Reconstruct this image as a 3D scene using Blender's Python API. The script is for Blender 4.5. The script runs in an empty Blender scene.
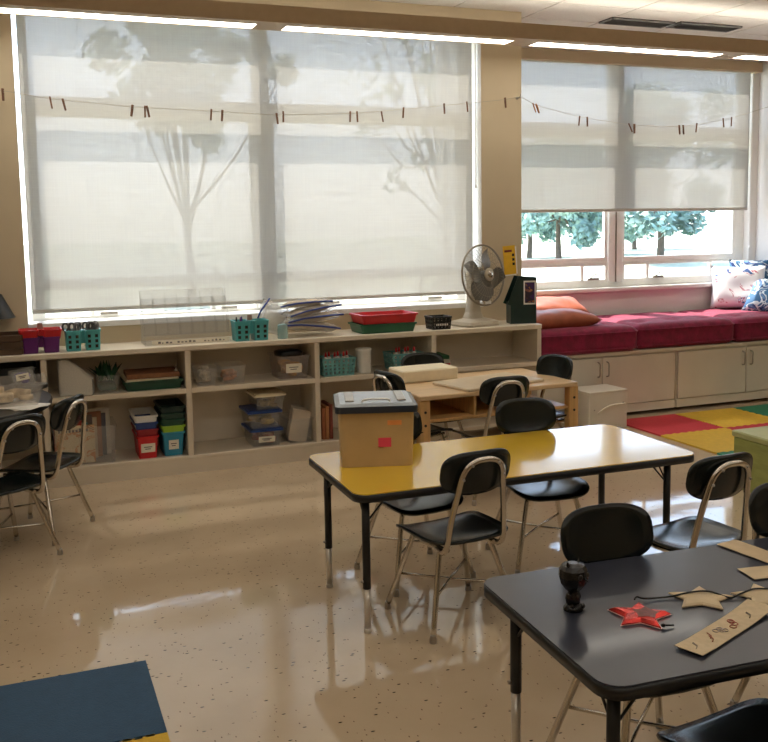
import bpy, bmesh, math, random
from mathutils import Matrix, Vector
random.seed(7)
C = bpy.context.scene.collection
sc = bpy.context.scene
PI = math.pi
def rad(a): return math.radians(a)

# ---------------------------------------------------------------- camera
F, YAW, PIT, ROL, PPY, CAMH = 935.65, rad(21.239), rad(6.084), rad(-.9326), 326.18, 1.6
fw = Vector((math.sin(YAW)*math.cos(PIT), math.cos(YAW)*math.cos(PIT), -math.sin(PIT)))
rt = Vector((math.cos(YAW), -math.sin(YAW), 0)); up = rt.cross(fw)
rt2 = rt*math.cos(ROL)+up*math.sin(ROL); up2 = up*math.cos(ROL)-rt*math.sin(ROL)
cd = bpy.data.cameras.new('camera'); cam = bpy.data.objects.new('camera', cd); C.objects.link(cam)
m = Matrix((rt2, up2, -fw)).transposed().to_4x4(); m.translation = (0, 0, CAMH)
cam.matrix_world = m
cd.sensor_fit = 'HORIZONTAL'; cd.sensor_width = 36; cd.lens = F/768*36
cd.shift_y = -(371-PPY)/768; cd.clip_start = .05; cd.clip_end = 400
sc.camera = cam

# ---------------------------------------------------------------- world, sun, exposure
SUN_DIR = Vector((.17, -1, -1.7)).normalized()
w = bpy.data.worlds.new('sky'); sc.world = w; w.use_nodes = True
nt = w.node_tree; bg = nt.nodes['Background']
sky = nt.nodes.new('ShaderNodeTexSky'); sky.sky_type = 'HOSEK_WILKIE'
sky.sun_direction = -SUN_DIR; sky.turbidity = 7.0; sky.ground_albedo = .4
nt.links.new(sky.outputs[0], bg.inputs[0]); bg.inputs[1].default_value = 13.5
sd = bpy.data.lights.new('sun', 'SUN'); sd.energy = 8.5; sd.angle = rad(.6); sd.color = (1, .95, .86)
so = bpy.data.objects.new('sun', sd); C.objects.link(so)
so.rotation_euler = SUN_DIR.to_track_quat('-Z', 'Y').to_euler(); so.location = (0, 12, 12)
sc.view_settings.view_transform = 'Standard'; sc.view_settings.look = 'None'
sc.view_settings.gamma = 1; sc.view_settings.use_curve_mapping = False
sc.view_settings.exposure = 0.66
LENS_POWER = 5.8

# ---------------------------------------------------------------- materials
MATS = {}
def mat(name, col, rough=.5, metal=0, var=0, scale=20, bump=0, spec=.5, coat=0, sheen=0, col2=None, stretch=None, emit=0, bscale=None):
    if name in MATS: return MATS[name]
    m = bpy.data.materials.new(name); m.use_nodes = True
    t = m.node_tree; p = t.nodes['Principled BSDF']
    p.inputs['Base Color'].default_value = (*col, 1); p.inputs['Roughness'].default_value = rough
    p.inputs['Metallic'].default_value = metal; p.inputs['Specular IOR Level'].default_value = spec
    p.inputs['Coat Weight'].default_value = coat; p.inputs['Coat Roughness'].default_value = .08
    p.inputs['Sheen Weight'].default_value = sheen
    if emit: p.inputs['Emission Color'].default_value = (*col, 1); p.inputs['Emission Strength'].default_value = emit
    if var or bump or col2:
        tc = t.nodes.new('ShaderNodeTexCoord'); mp = t.nodes.new('ShaderNodeMapping'); n = t.nodes.new('ShaderNodeTexNoise')
        t.links.new(tc.outputs['Object'], mp.inputs[0]); t.links.new(mp.outputs[0], n.inputs['Vector'])
        if stretch: mp.inputs['Scale'].default_value = stretch
        n.inputs['Scale'].default_value = scale; n.inputs['Detail'].default_value = 4
        r = t.nodes.new('ShaderNodeValToRGB'); t.links.new(n.outputs['Fac'], r.inputs[0])
        c2 = col2 or tuple(max(0, c*(1-var)) for c in col); c1 = col if col2 else tuple(min(1, c*(1+var)) for c in col)
        r.color_ramp.elements[0].position = .35; r.color_ramp.elements[1].position = .65
        r.color_ramp.elements[0].color = (*c2, 1); r.color_ramp.elements[1].color = (*c1, 1)
        t.links.new(r.outputs[0], p.inputs['Base Color'])
        if bump:
            b = t.nodes.new('ShaderNodeBump'); b.inputs['Strength'].default_value = bump; b.inputs['Distance'].default_value = .01
            n2 = n
            if bscale:
                n2 = t.nodes.new('ShaderNodeTexNoise'); n2.inputs['Scale'].default_value = bscale
                t.links.new(tc.outputs['Object'], n2.inputs['Vector'])
            t.links.new(n2.outputs['Fac'], b.inputs['Height']); t.links.new(b.outputs[0], p.inputs['Normal'])
    MATS[name] = m; return m
def clear(name, col, alpha=.35, rough=.25):
    if name in MATS: return MATS[name]
    m = bpy.data.materials.new(name); m.use_nodes = True
    t = m.node_tree; p = t.nodes['Principled BSDF']; o = t.nodes['Material Output']
    p.inputs['Base Color'].default_value = (*col, 1); p.inputs['Roughness'].default_value = rough
    n = t.nodes.new('ShaderNodeTexNoise'); n.inputs['Scale'].default_value = 30
    mr = t.nodes.new('ShaderNodeMapRange'); mr.inputs['To Min'].default_value = alpha*.8; mr.inputs['To Max'].default_value = alpha*1.2
    t.links.new(n.outputs['Fac'], mr.inputs[0])
    tr = t.nodes.new('ShaderNodeBsdfTransparent'); mx = t.nodes.new('ShaderNodeMixShader')
    t.links.new(mr.outputs[0], mx.inputs[0]); t.links.new(tr.outputs[0], mx.inputs[1]); t.links.new(p.outputs[0], mx.inputs[2])
    t.links.new(mx.outputs[0], o.inputs[0]); MATS[name] = m; return m
def glass_mat():
    m = bpy.data.materials.new('window_glass'); m.use_nodes = True; t = m.node_tree; o = t.nodes['Material Output']
    t.nodes.remove(t.nodes['Principled BSDF'])
    tr = t.nodes.new('ShaderNodeBsdfTransparent'); tr.inputs[0].default_value = (.96, .96, .96, 1)
    g = t.nodes.new('ShaderNodeBsdfGlossy'); g.inputs['Roughness'].default_value = .02
    mx = t.nodes.new('ShaderNodeMixShader'); mx.inputs[0].default_value = .04
    t.links.new(tr.outputs[0], mx.inputs[1]); t.links.new(g.outputs[0], mx.inputs[2]); t.links.new(mx.outputs[0], o.inputs[0]); return m
def blind_mat():
    m = bpy.data.materials.new('blind_fabric'); m.use_nodes = True; t = m.node_tree; o = t.nodes['Material Output']
    t.nodes.remove(t.nodes['Principled BSDF'])
    tc = t.nodes.new('ShaderNodeTexCoord')
    def weave(scale):
        mp = t.nodes.new('ShaderNodeMapping'); mp.inputs['Scale'].default_value = scale
        n = t.nodes.new('ShaderNodeTexNoise'); n.inputs['Scale'].default_value = 60; n.inputs['Detail'].default_value = 2
        t.links.new(tc.outputs['Object'], mp.inputs[0]); t.links.new(mp.outputs[0], n.inputs['Vector']); return n
    a = weave((.05, 1, 3)); b = weave((3, 1, .05))
    ad = t.nodes.new('ShaderNodeMath'); ad.operation = 'ADD'
    t.links.new(a.outputs['Fac'], ad.inputs[0]); t.links.new(b.outputs['Fac'], ad.inputs[1])
    r = t.nodes.new('ShaderNodeMapRange'); r.inputs['From Min'].default_value = .7; r.inputs['From Max'].default_value = 1.3
    r.inputs['To Min'].default_value = .18; r.inputs['To Max'].default_value = .25
    t.links.new(ad.outputs[0], r.inputs[0])
    d = t.nodes.new('ShaderNodeBsdfDiffuse'); d.inputs[0].default_value = (.62, .6, .56, 1)
    tl = t.nodes.new('ShaderNodeBsdfTranslucent'); tl.inputs[0].default_value = (.385, .37, .348, 1)
    tr = t.nodes.new('ShaderNodeBsdfTransparent')
    m1 = t.nodes.new('ShaderNodeMixShader'); m1.inputs[0].default_value = .5
    t.links.new(d.outputs[0], m1.inputs[1]); t.links.new(tl.outputs[0], m1.inputs[2])
    m2 = t.nodes.new('ShaderNodeMixShader'); t.links.new(r.outputs[0], m2.inputs[0])
    t.links.new(m1.outputs[0], m2.inputs[1]); t.links.new(tr.outputs[0], m2.inputs[2]); t.links.new(m2.outputs[0], o.inputs[0]); return m
def floor_mat():
    m = bpy.data.materials.new('speckled_vinyl_floor'); m.use_nodes = True; t = m.node_tree; p = t.nodes['Principled BSDF']
    tc = t.nodes.new('ShaderNodeTexCoord')
    def layer(scale, th, stretch, rot):
        mp = t.nodes.new('ShaderNodeMapping'); mp.inputs['Scale'].default_value = stretch; mp.inputs['Rotation'].default_value = (0, 0, rot)
        v = t.nodes.new('ShaderNodeTexVoronoi'); v.inputs['Scale'].default_value = scale; v.inputs['Randomness'].default_value = 1
        t.links.new(tc.outputs['Object'], mp.inputs[0]); t.links.new(mp.outputs[0], v.inputs['Vector'])
        r = t.nodes.new('ShaderNodeMapRange'); r.inputs['From Min'].default_value = th; r.inputs['From Max'].default_value = th*1.5
        r.inputs['To Min'].default_value = 1; r.inputs['To Max'].default_value = 0
        t.links.new(v.outputs['Distance'], r.inputs[0])
        cr = t.nodes.new('ShaderNodeMapRange'); cr.inputs['From Min'].default_value = .45; cr.inputs['From Max'].default_value = .5
        sp = t.nodes.new('ShaderNodeSeparateColor'); t.links.new(v.outputs['Color'], sp.inputs[0]); t.links.new(sp.outputs[0], cr.inputs[0])
        mu = t.nodes.new('ShaderNodeMath'); mu.operation = 'MULTIPLY'
        t.links.new(r.outputs[0], mu.inputs[0]); t.links.new(cr.outputs[0], mu.inputs[1]); return mu
    l1 = layer(17, .095, (1, 2.2, 1), .4); l2 = layer(27, .1, (2.1, 1, 1), 1.3)
    n = t.nodes.new('ShaderNodeTexNoise'); n.inputs['Scale'].default_value = 2.2; n.inputs['Detail'].default_value = 6
    t.links.new(tc.outputs['Object'], n.inputs['Vector'])
    r = t.nodes.new('ShaderNodeValToRGB'); r.color_ramp.elements[0].position = .3; r.color_ramp.elements[1].position = .7
    r.color_ramp.elements[0].color = (.55, .42, .28, 1); r.color_ramp.elements[1].color = (.63, .49, .335, 1)
    t.links.new(n.outputs['Fac'], r.inputs[0])
    mx = t.nodes.new('ShaderNodeMix'); mx.data_type = 'RGBA'; mx.inputs['B'].default_value = (.055, .035, .025, 1)
    t.links.new(l1.outputs[0], mx.inputs['Factor']); t.links.new(r.outputs[0], mx.inputs['A'])
    m2 = t.nodes.new('ShaderNodeMix'); m2.data_type = 'RGBA'; m2.inputs['B'].default_value = (.16, .1, .065, 1)
    t.links.new(l2.outputs[0], m2.inputs['Factor']); t.links.new(mx.outputs['Result'], m2.inputs['A'])
    t.links.new(m2.outputs['Result'], p.inputs['Base Color'])
    p.inputs['Roughness'].default_value = .055; p.inputs['Specular IOR Level'].default_value = .75
    n3 = t.nodes.new('ShaderNodeTexNoise'); n3.inputs['Scale'].default_value = 5; n3.inputs['Detail'].default_value = 3
    t.links.new(tc.outputs['Object'], n3.inputs['Vector'])
    b = t.nodes.new('ShaderNodeBump'); b.inputs['Strength'].default_value = .02; b.inputs['Distance'].default_value = .05
    t.links.new(n3.outputs['Fac'], b.inputs['Height']); t.links.new(b.outputs[0], p.inputs['Normal']); return m

M_FLOOR = floor_mat(); M_GLASS = glass_mat(); M_BLIND = blind_mat()
M_WALL = mat('cream_wall_paint', (.62, .51, .345), .7, var=.03, scale=3, bump=.05, bscale=180)
M_ALC = mat('white_alcove_paint', (.8, .77, .74), .7, var=.02, scale=3, bump=.05, bscale=180)
M_CEIL = mat('ceiling_tile', (.8, .77, .72), .9, var=.03, scale=60, bump=.25, bscale=200)
M_GRID = mat('ceiling_grid_metal', (.6, .57, .52), .5, var=.02)
M_FRAME = mat('window_frame_paint', (.88, .87, .83), .4, var=.02)
M_SHELF = mat('cream_laminate', (.76, .67, .54), .38, var=.03, scale=5)
M_CAB = mat('white_cabinet_laminate', (.76, .7, .6), .35, var=.03, scale=4)
M_DARK = mat('dark_gap', (.02, .018, .015), .8, var=.1)
M_PEND = mat('pendant_housing', (.5, .37, .23), .45, var=.03)
M_LENS = mat('pendant_lens', (1, .945, .84), .5, emit=LENS_POWER)
M_UPL = mat('uplight_lens', (1, .94, .84), .5, emit=LENS_POWER*.38)
M_BLACK = mat('black_plastic', (.008, .009, .01), .32, var=.15, scale=8)
M_SEAT = mat('dark_green_black_plastic', (.005, .0085, .0085), .22, var=.12, scale=9, bump=.03, bscale=260)
M_CHROME = mat('chrome_tube', (.62, .57, .5), .16, metal=1, var=.06, scale=12)
M_INS = mat('leg_insert_steel', (.7, .65, .58), .32, metal=.6, var=.05)
M_STEEL = mat('dull_steel', (.42, .38, .33), .35, metal=1, var=.08)
M_YEL = mat('yellow_laminate', (.86, .54, .04), .2, var=.03, scale=4, coat=.6)
M_DGREY = mat('charcoal_laminate', (.036, .04, .058), .3, var=.08, scale=8, coat=.25)
M_EDGE = mat('black_edge_band', (.006, .006, .006), .4, var=.1)
M_BIRCH = mat('birch_wood', (.72, .5, .28), .4, var=.1, scale=7, stretch=(.6, 6, 6))
M_ORWOOD = mat('amber_wood', (.62, .36, .14), .4, var=.12, scale=7, stretch=(6, 6, .6))
M_TANP = mat('tan_paper', (.62, .47, .29), .75, var=.06, scale=14)
M_WHITE = mat('white_plastic', (.85, .83, .79), .35, var=.02)
M_CREAM = mat('cream_board', (.82, .71, .5), .5, var=.04)
M_CLEAR = clear('clear_plastic', (.78, .76, .72), .13)
M_ACRYL = clear('clear_acrylic', (.92, .92, .9), .11, .08)
M_BAG = clear('zip_bag_film', (.84, .82, .78), .36, .2)
M_TEAL = mat('teal_plastic', (.09, .44, .46), .35, var=.04)
M_RED = mat('red_plastic', (.62, .02, .025), .35, var=.05)
M_PURP = mat('purple_plastic', (.14, .02, .17), .35, var=.05)
M_GREEN = mat('dark_green_plastic', (.012, .07, .04), .35, var=.06)
M_LIME = mat('lime_plastic', (.36, .6, .05), .35, var=.04)
M_BLUE = mat('blue_plastic', (.02, .06, .24), .35, var=.05)
M_SKYB = mat('turquoise_blue_plastic', (.03, .28, .45), .35, var=.05)
M_PAPER = mat('white_paper', (.85, .82, .76), .8, var=.03)
M_BEIGE = mat('beige_contents', (.66, .5, .3), .8, var=.3, scale=25)
M_LABEL = mat('paper_label', (.85, .79, .66), .8, var=.03)
M_INK = mat('grey_ink', (.12, .1, .1), .8, var=.1)

# ---------------------------------------------------------------- mesh helpers
class MB:
    def __init__(s): s.v = []; s.f = []; s.sm = []
    def add(s, vs, fs, smooth=False, M=None):
        o = len(s.v)
        s.v += [tuple(M @ Vector(p)) if M else tuple(p) for p in vs]
        s.f += [tuple(i+o for i in f) for f in fs]; s.sm += [smooth]*len(fs); return s
    def box(s, x0, x1, y0, y1, z0, z1, M=None):
        return s.add([(x0,y0,z0),(x1,y0,z0),(x1,y1,z0),(x0,y1,z0),(x0,y0,z1),(x1,y0,z1),(x1,y1,z1),(x0,y1,z1)],
            [(3,2,1,0),(4,5,6,7),(0,1,5,4),(1,2,6,5),(2,3,7,6),(3,0,4,7)], M=M)
    def bbox(s, x0, x1, y0, y1, z0, z1, b=.004, M=None):          # box with chamfered edges
        bm = bmesh.new(); bmesh.ops.create_cube(bm, size=1)
        for v in bm.verts: v.co = Vector((x0+(v.co.x+.5)*(x1-x0), y0+(v.co.y+.5)*(y1-y0), z0+(v.co.z+.5)*(z1-z0)))
        bmesh.ops.bevel(bm, geom=bm.edges[:], offset=b, segments=1, affect='EDGES'); s.frombm(bm, M=M); return s
    def frombm(s, bm, smooth=False, M=None):
        bm.verts.index_update(); s.add([v.co[:] for v in bm.verts], [[v.index for v in f.verts] for f in bm.faces], smooth, M); bm.free()
    def prism(s, pts, z0, z1, M=None, smooth=False):
        n = len(pts)
        s.add([(x,y,z0) for x,y in pts]+[(x,y,z1) for x,y in pts], [tuple(range(n-1,-1,-1)), tuple(range(n,2*n))], M=M)
        s.add([(x,y,z0) for x,y in pts]+[(x,y,z1) for x,y in pts], [(i,(i+1)%n,n+(i+1)%n,n+i) for i in range(n)], smooth, M); return s
    def loft(s, rings, cap=True, smooth=False, M=None, closed=True):
        n = len(rings[0]); vs = [p for r in rings for p in r]; fs = []
        for k in range(len(rings)-1):
            for i in range(n if closed else n-1):
                fs.append((k*n+i, k*n+(i+1)%n, (k+1)*n+(i+1)%n, (k+1)*n+i))
        s.add(vs, fs, smooth, M)
        if cap:
            s.add(list(rings[0]), [tuple(range(n-1,-1,-1))], M=M); s.add(list(rings[-1]), [tuple(range(n))], M=M)
        return s
    def lathe(s, prof, n=20, M=None, smooth=True, cap=True):
        rings = [[(r*math.cos(2*PI*i/n), r*math.sin(2*PI*i/n), z) for i in range(n)] for r, z in prof]
        return s.loft(rings, cap, smooth, M)
    def tube(s, pts, r, n=10, M=None, closed=False, r2=None):
        P = [Vector(p) for p in pts]; rings = []; prev = None
        for i, p in enumerate(P):
            if closed: t = P[(i+1)%len(P)]-P[i-1]
            else: t = P[min(i+1,len(P)-1)]-P[max(i-1,0)]
            t.normalize()
            if prev is None: a = t.orthogonal().normalized()
            else: a = (prev-t*prev.dot(t)).normalized()
            prev = a; b = t.cross(a); rr = r if r2 is None else r+(r2-r)*i/(len(P)-1)
            rings.append([tuple(p+(a*math.cos(2*PI*k/n)+b*math.sin(2*PI*k/n))*rr) for k in range(n)])
        if closed: rings.append(rings[0])
        return s.loft(rings, not closed, True, M)
    def rbox(s, sx, sy, sz, r, cuts=5, M=None, fn=None):              # soft rounded box centred on the origin
        bm = bmesh.new(); bmesh.ops.create_cube(bm, size=2); bmesh.ops.subdivide_edges(bm, edges=bm.edges[:], cuts=cuts, use_grid_fill=True)
        h = Vector((sx/2, sy/2, sz/2)); r = min(r, sz/2*.999, sx/2*.999, sy/2*.999)
        for v in bm.verts:
            u = v.co.copy(); p = Vector((0,0,0))
            for a in range(3):
                k = u[a]                                             # spread the grid so that corners get vertices
                p[a] = math.copysign(abs(k)**.75, k)*h[a] if abs(k) < 1 else k*h[a]
            q = Vector([max(-(h[a]-r), min(h[a]-r, p[a])) for a in range(3)]); d = p-q
            v.co = q+d.normalized()*r if d.length > 1e-9 else p
            if fn: v.co = fn(v.co, u)
        s.frombm(bm, True, M); return s
    def ell(s, c, rx, ry, rz, n=14, M=None):
        k = n//2; rings = [[(c[0]+rx*math.sin(PI*j/k)*math.cos(2*PI*i/n), c[1]+ry*math.sin(PI*j/k)*math.sin(2*PI*i/n), c[2]-rz*math.cos(PI*j/k)) for i in range(n)] for j in range(k+1)]
        return s.loft(rings, False, True, M)
    def mesh(s, name, mats):
        me = bpy.data.meshes.new(name); me.from_pydata(s.v, [], s.f); me.polygons.foreach_set('use_smooth', s.sm)
        bm = bmesh.new(); bm.from_mesh(me); bmesh.ops.remove_doubles(bm, verts=bm.verts[:], dist=1e-6); bmesh.ops.recalc_face_normals(bm, faces=bm.faces[:]); bm.to_mesh(me); bm.free()
        me.materials.append(mats); return me
def link(name, me, parent=None, loc=(0,0,0), rz=0):
    o = bpy.data.objects.new(name, me); C.objects.link(o); o.location = loc; o.rotation_euler = (0,0,rz)
    if parent: o.parent = parent
    return o
def part(name, mb, m, parent, loc=(0,0,0), rz=0, label=None):
    o = link(name, mb.mesh(name, m), parent, loc, rz)
    if label: o['label'] = label
    return o
def tag(o, label, cat, group=None):
    o['label'] = label; o['category'] = cat
    if group: o['group'] = group
    return o
def thing(name, label, cat, loc=(0,0,0), rz=0, group=None):
    o = bpy.data.objects.new(name, None); C.objects.link(o); o.location = loc; o.rotation_euler = (0,0,rz); o.empty_display_size = .05
    return tag(o, label, cat, group)
def solo(name, mb, m, label, cat, loc=(0,0,0), rz=0, group=None):
    return tag(link(name, mb.mesh(name, m), None, loc, rz), label, cat, group)
def struct(name, mb, m, parent=None, loc=(0,0,0)):
    o = link(name, mb.mesh(name, m), parent, loc)
    if not parent: o['kind'] = 'structure'
    return o
def dup(root, label, loc, rz):
    def cp(o, par):
        c = o.copy(); C.objects.link(c); c.parent = par
        for ch in o.children: cp(ch, c)
        return c
    r = cp(root, None); r.location = loc; r.rotation_euler = (0,0,rz); r['label'] = label; return r
def T(x, y, z): return Matrix.Translation((x, y, z))
def RX(a): return Matrix.Rotation(rad(a), 4, 'X')
def RY(a): return Matrix.Rotation(rad(a), 4, 'Y')
def RZ(a): return Matrix.Rotation(rad(a), 4, 'Z')
def smoothpath(pts, n=6):
    P = [Vector(p) for p in pts]; out = []
    for i in range(len(P)-1):
        a, b, c, d = P[max(i-1,0)], P[i], P[i+1], P[min(i+2,len(P)-1)]
        for k in range(n):
            t = k/n; out.append(.5*((2*b)+(c-a)*t+(2*a-5*b+4*c-d)*t*t+(3*b-a-3*c+d)*t**3))
    return out+[P[-1]]
def rrect(w, d, r, n=5, cx=0, cy=0):
    o = []
    for qx, qy, a0 in ((1,1,0),(-1,1,90),(-1,-1,180),(1,-1,270)):
        for k in range(n+1):
            a = rad(a0+90*k/n); o.append((cx+qx*(w/2-r)+r*math.cos(a), cy+qy*(d/2-r)+r*math.sin(a)))
    return o
def superell(a, b, e, n):
    o = []
    for i in range(n):
        t = 2*PI*i/n; c, s_ = math.cos(t), math.sin(t)
        o.append((a*math.copysign(abs(c)**(2/e), c), b*math.copysign(abs(s_)**(2/e), s_)))
    return o

# ---------------------------------------------------------------- room shell
YW, YA, ZC = 6.5, 7.3, 3.225           # window wall, alcove wall, ceiling
XL, XR, YB = -3.2, 9.4, -3.2
struct('floor', MB().box(XL-.2, XR+.2, YB-.2, YA+.2, -.1, 0), M_FLOOR)
def wall_with_hole(x0, x1, y0, y1, z0, z1, hx0, hx1, hz0, hz1):
    return MB().box(x0, hx0, y0, y1, z0, z1).box(hx1, x1, y0, y1, z0, z1).box(hx0, hx1, y0, y1, z0, hz0).box(hx0, hx1, y0, y1, hz1, z1)
W1 = (.036, 3.352, 1.0, 3.09)
struct('wall_back', wall_with_hole(XL, 3.7, YW, 6.78, 0, ZC, *W1), M_WALL)
W2 = (3.8, 6.7, 1.0, 3.12)
struct('wall_alcove_back', wall_with_hole(3.4, 7.1, YA, 7.44, 0, ZC, *W2), M_ALC)
struct('wall_alcove_left', MB().box(3.42, 3.7, 6.78, YA, 0, ZC), M_ALC)
struct('wall_alcove_right', MB().box(6.78, 7.06, YW, YA, 0, ZC), M_ALC)
struct('wall_back_right', MB().box(7.06, XR, YW, 6.78, 0, ZC), M_WALL)
struct('wall_left', MB().box(XL-.15, XL, YB, 6.78, 0, ZC), M_WALL)
struct('wall_right', MB().box(XR, XR+.15, YB, 6.78, 0, ZC), M_WALL)
struct('wall_front', MB().box(XL-.15, XR+.15, YB-.15, YB, 0, ZC), M_WALL)
# suspended ceiling: grid slab with tiles set just proud of it
ceil = struct('ceiling', MB().box(XL-.15, XR+.15, YB-.15, 6.78, ZC+.004, ZC+.12).box(3.42, 7.06, 6.78, 7.44, ZC+.004, ZC+.12), M_GRID)
xs = [4.5+.685*k for k in range(-11, 8)]; ys = [6.15-.685*k for k in range(13, -1, -1)]+[6.66, 7.3]
tile_cache = {}
for i in range(len(xs)-1):
    for j in range(len(ys)-1):
        x0, x1, y0, y1 = xs[i], xs[i+1], ys[j], ys[j+1]
        if y1 > 6.7 and (x0 < 3.4 or x1 > 7.0): continue
        w_, d_ = round(x1-x0-.016, 4), round(y1-y0-.016, 4)
        if (w_, d_) not in tile_cache: tile_cache[(w_, d_)] = MB().box(-w_/2, w_/2, -d_/2, d_/2, -.006, .006).mesh('ceiling_tile', M_CEIL)
        link('ceiling_tile', tile_cache[(w_, d_)], ceil, ((x0+x1)/2, (y0+y1)/2, ZC))
# ceiling vents (two slot diffusers)
M_VENT = mat('vent_grille_metal', (.3, .3, .3), .45, metal=.6, var=.1)
def vent(x0, x1, y0, y1, label):
    t = thing('ceiling_vent', label, 'vent', ((x0+x1)/2, (y0+y1)/2, ZC-.006), 0, 'slot vents in the ceiling')
    w_, d_ = (x1-x0)/2, (y1-y0)/2
    part('backing', MB().box(-w_, w_, -d_, d_, -.006, 0), M_DARK, t)
    part('frame', MB().box(-w_, w_, -d_, -d_+.012, -.016, -.006).box(-w_, w_, d_-.012, d_, -.016, -.006).box(-w_, -w_+.012, -d_, d_, -.016, -.006).box(w_-.012, w_, -d_, d_, -.016, -.006), M_VENT, t)
    for k in range(5):
        y = -d_+.03+k*(2*d_-.06)/4
        part('slat', MB().box(-w_+.012, w_-.012, -.008, .008, -.001, .001, RX(35)), M_VENT, t, (0, y, -.012))
vent(4.48, 5.09, 6.43, 6.62, 'black slotted ceiling vent next to the cream pier')
vent(5.12, 5.75, 6.4, 6.59, 'black slotted ceiling vent further along from the cream pier')

# ---------------------------------------------------------------- windows
def window(name, x0, x1, z0, z1, yi, yo, mx, mw, jl, jr, gap=0, br=.05):
    root = bpy.data.objects.new(name, None); C.objects.link(root); root['kind'] = 'structure'; root.location = ((x0+x1)/2, yi, z0)
    L = lambda mb, n, m_=M_FRAME: part(n, mb, m_, root, tuple(-c for c in root.location))
    if gap: L(MB().box(x0, x0+gap, (yi+yo)/2-.003, (yi+yo)/2+.003, z0, z1), 'pane', M_GLASS); L(MB().box(x1-gap, x1, (yi+yo)/2-.003, (yi+yo)/2+.003, z0, z1), 'pane', M_GLASS)  # slivers of glass added beside the jambs to let light past the blind
    L(MB().box(x0+gap, x0+jl, yi, yo, z0, z1).box(x1-jr, x1-gap, yi, yo, z0, z1).box(x0+jl, x1-jr, yi, yo, z1-.05, z1).box(x0+jl, x1-jr, yi, yo, z0, z0+br), 'window_frame')
    L(MB().bbox(mx-mw/2, mx+mw/2, yi-.02, yo, z0+br, z1-.05, .006), 'mullion')
    L(MB().box(mx-.006, mx+.006, yi-.024, yi-.02, z0+br, z1-.05), 'mullion_seam', M_STEEL)
    for a, b in ((x0+jl, mx-mw/2), (mx+mw/2, x1-jr)):
        L(MB().bbox(a, b, yi, yo, 2.40, 2.50, .004), 'transom')
        L(MB().bbox(a, b, yi+.003, yo, 1.22, 1.25, .004), 'hopper_rail')
        L(MB().box(a, a+.03, yi+.004, yo, 1.25, 2.40).box(b-.03, b, yi+.004, yo, 1.25, 2.40).box(a+.03, b-.03, yi+.004, yo, 2.365, 2.4).box(a+.03, b-.03, yi+.004, yo, 1.25, 1.28), 'sash')
        L(MB().box(a, a+.025, yi-.006, yo-.005, z0+br, 1.22).box(b-.025, b, yi-.006, yo-.005, z0+br, 1.22).box(a+.025, b-.025, yi-.006, yo-.005, z0+br, z0+br*1.5).box(a+.025, b-.025, yi-.006, yo-.005, 1.205, 1.22), 'hopper_sash')
        for q in (.22, .78):
            xm = a+(b-a)*q
            L(MB().bbox(xm-.016, xm+.016, yi-.004, yo-.01, z0+br*1.5, 1.205, .003), 'hopper_bar')
            L(MB().bbox(xm+.05, xm+.17, yi-.03, yi-.006, z0+br*1.5, z0+br*1.5+.02, .004).tube([(xm+.07, yi-.03, z0+.09), (xm+.1, yi-.06, z0+.13), (xm+.14, yi-.05, z0+.12)], .006, 6), 'latch', M_STEEL)
        for (p, q) in ((z0+br, 1.22), (1.25, 2.40), (2.50, z1-.05)):
            L(MB().box(a, b, (yi+yo)/2-.003, (yi+yo)/2+.003, p, q), 'pane', M_GLASS)
    return root
window('window_1', W1[0], W1[1], W1[2], W1[3], 6.72, 6.76, 1.685, .12, .09, .09, .032, .018)
window('window_2', W2[0], W2[1], W2[2], W2[3], 7.38, 7.42, 5.19, .16, .07, .1)
struct('trim_1', MB().bbox(W1[0]-.0, W1[1], 6.475, 6.72, .965, 1.004, .004), M_WHITE)       # window sills
struct('trim_3', MB().box(W1[1]-.004, W1[1], 6.502, 6.715, 1.005, W1[3]).box(W1[0], W1[0]+.003, 6.502, 6.715, 1.005, W1[3]), M_WHITE)   # white liners added to brighten the window reveals
struct('trim_2', MB().bbox(W2[0]-.08, W2[1]+.06, 7.25, 7.38, .97, 1.004, .004), M_WHITE)

# ---------------------------------------------------------------- roller blinds
def blind(x0, x1, y, zt, zb, label, cas):
    t = thing('roller_blind', label, 'blind', ((x0+x1)/2, y, zb), 0, 'roller blinds on the windows')
    w_ = (x1-x0)/2; h = zt-zb
    part('blind_fabric', MB().box(-w_, w_, -.0006, .0006, .02, h), M_BLIND, t)
    part('bottom_bar', MB().bbox(-w_, w_, -.007, .007, 0, .026, .004), mat('blind_bar', (.5, .47, .42), .5, var=.04), t)
    part('roller', MB().lathe([(.03, -w_), (.03, w_)], 16, T(0, .0, h+.02) @ RY(90)), M_WHITE, t)
    if cas: part('cassette', MB().bbox(-w_-.05, cas, -.05, .06, h-.01, h+.085, .006), M_WALL, t)
    part('pull_cord', MB().tube([(w_+.02, -.02, h), (w_+.022, -.02, h*.6), (w_+.02, -.02, h*.42 if h > 1.5 else -.35)], .004, 6).ell((w_+.02, -.02, (h*.42 if h > 1.5 else -.35)), .01, .01, .018, 8), M_WHITE, t)
blind(.066, 3.312, 6.58, 3.05, 1.062, 'wide pale roller blind lowered over the window above the shelf counter', 0)
blind(3.84, 6.635, 7.26, 3.02, 1.7, 'pale roller blind half lowered over the window seat', 1.5)

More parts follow.
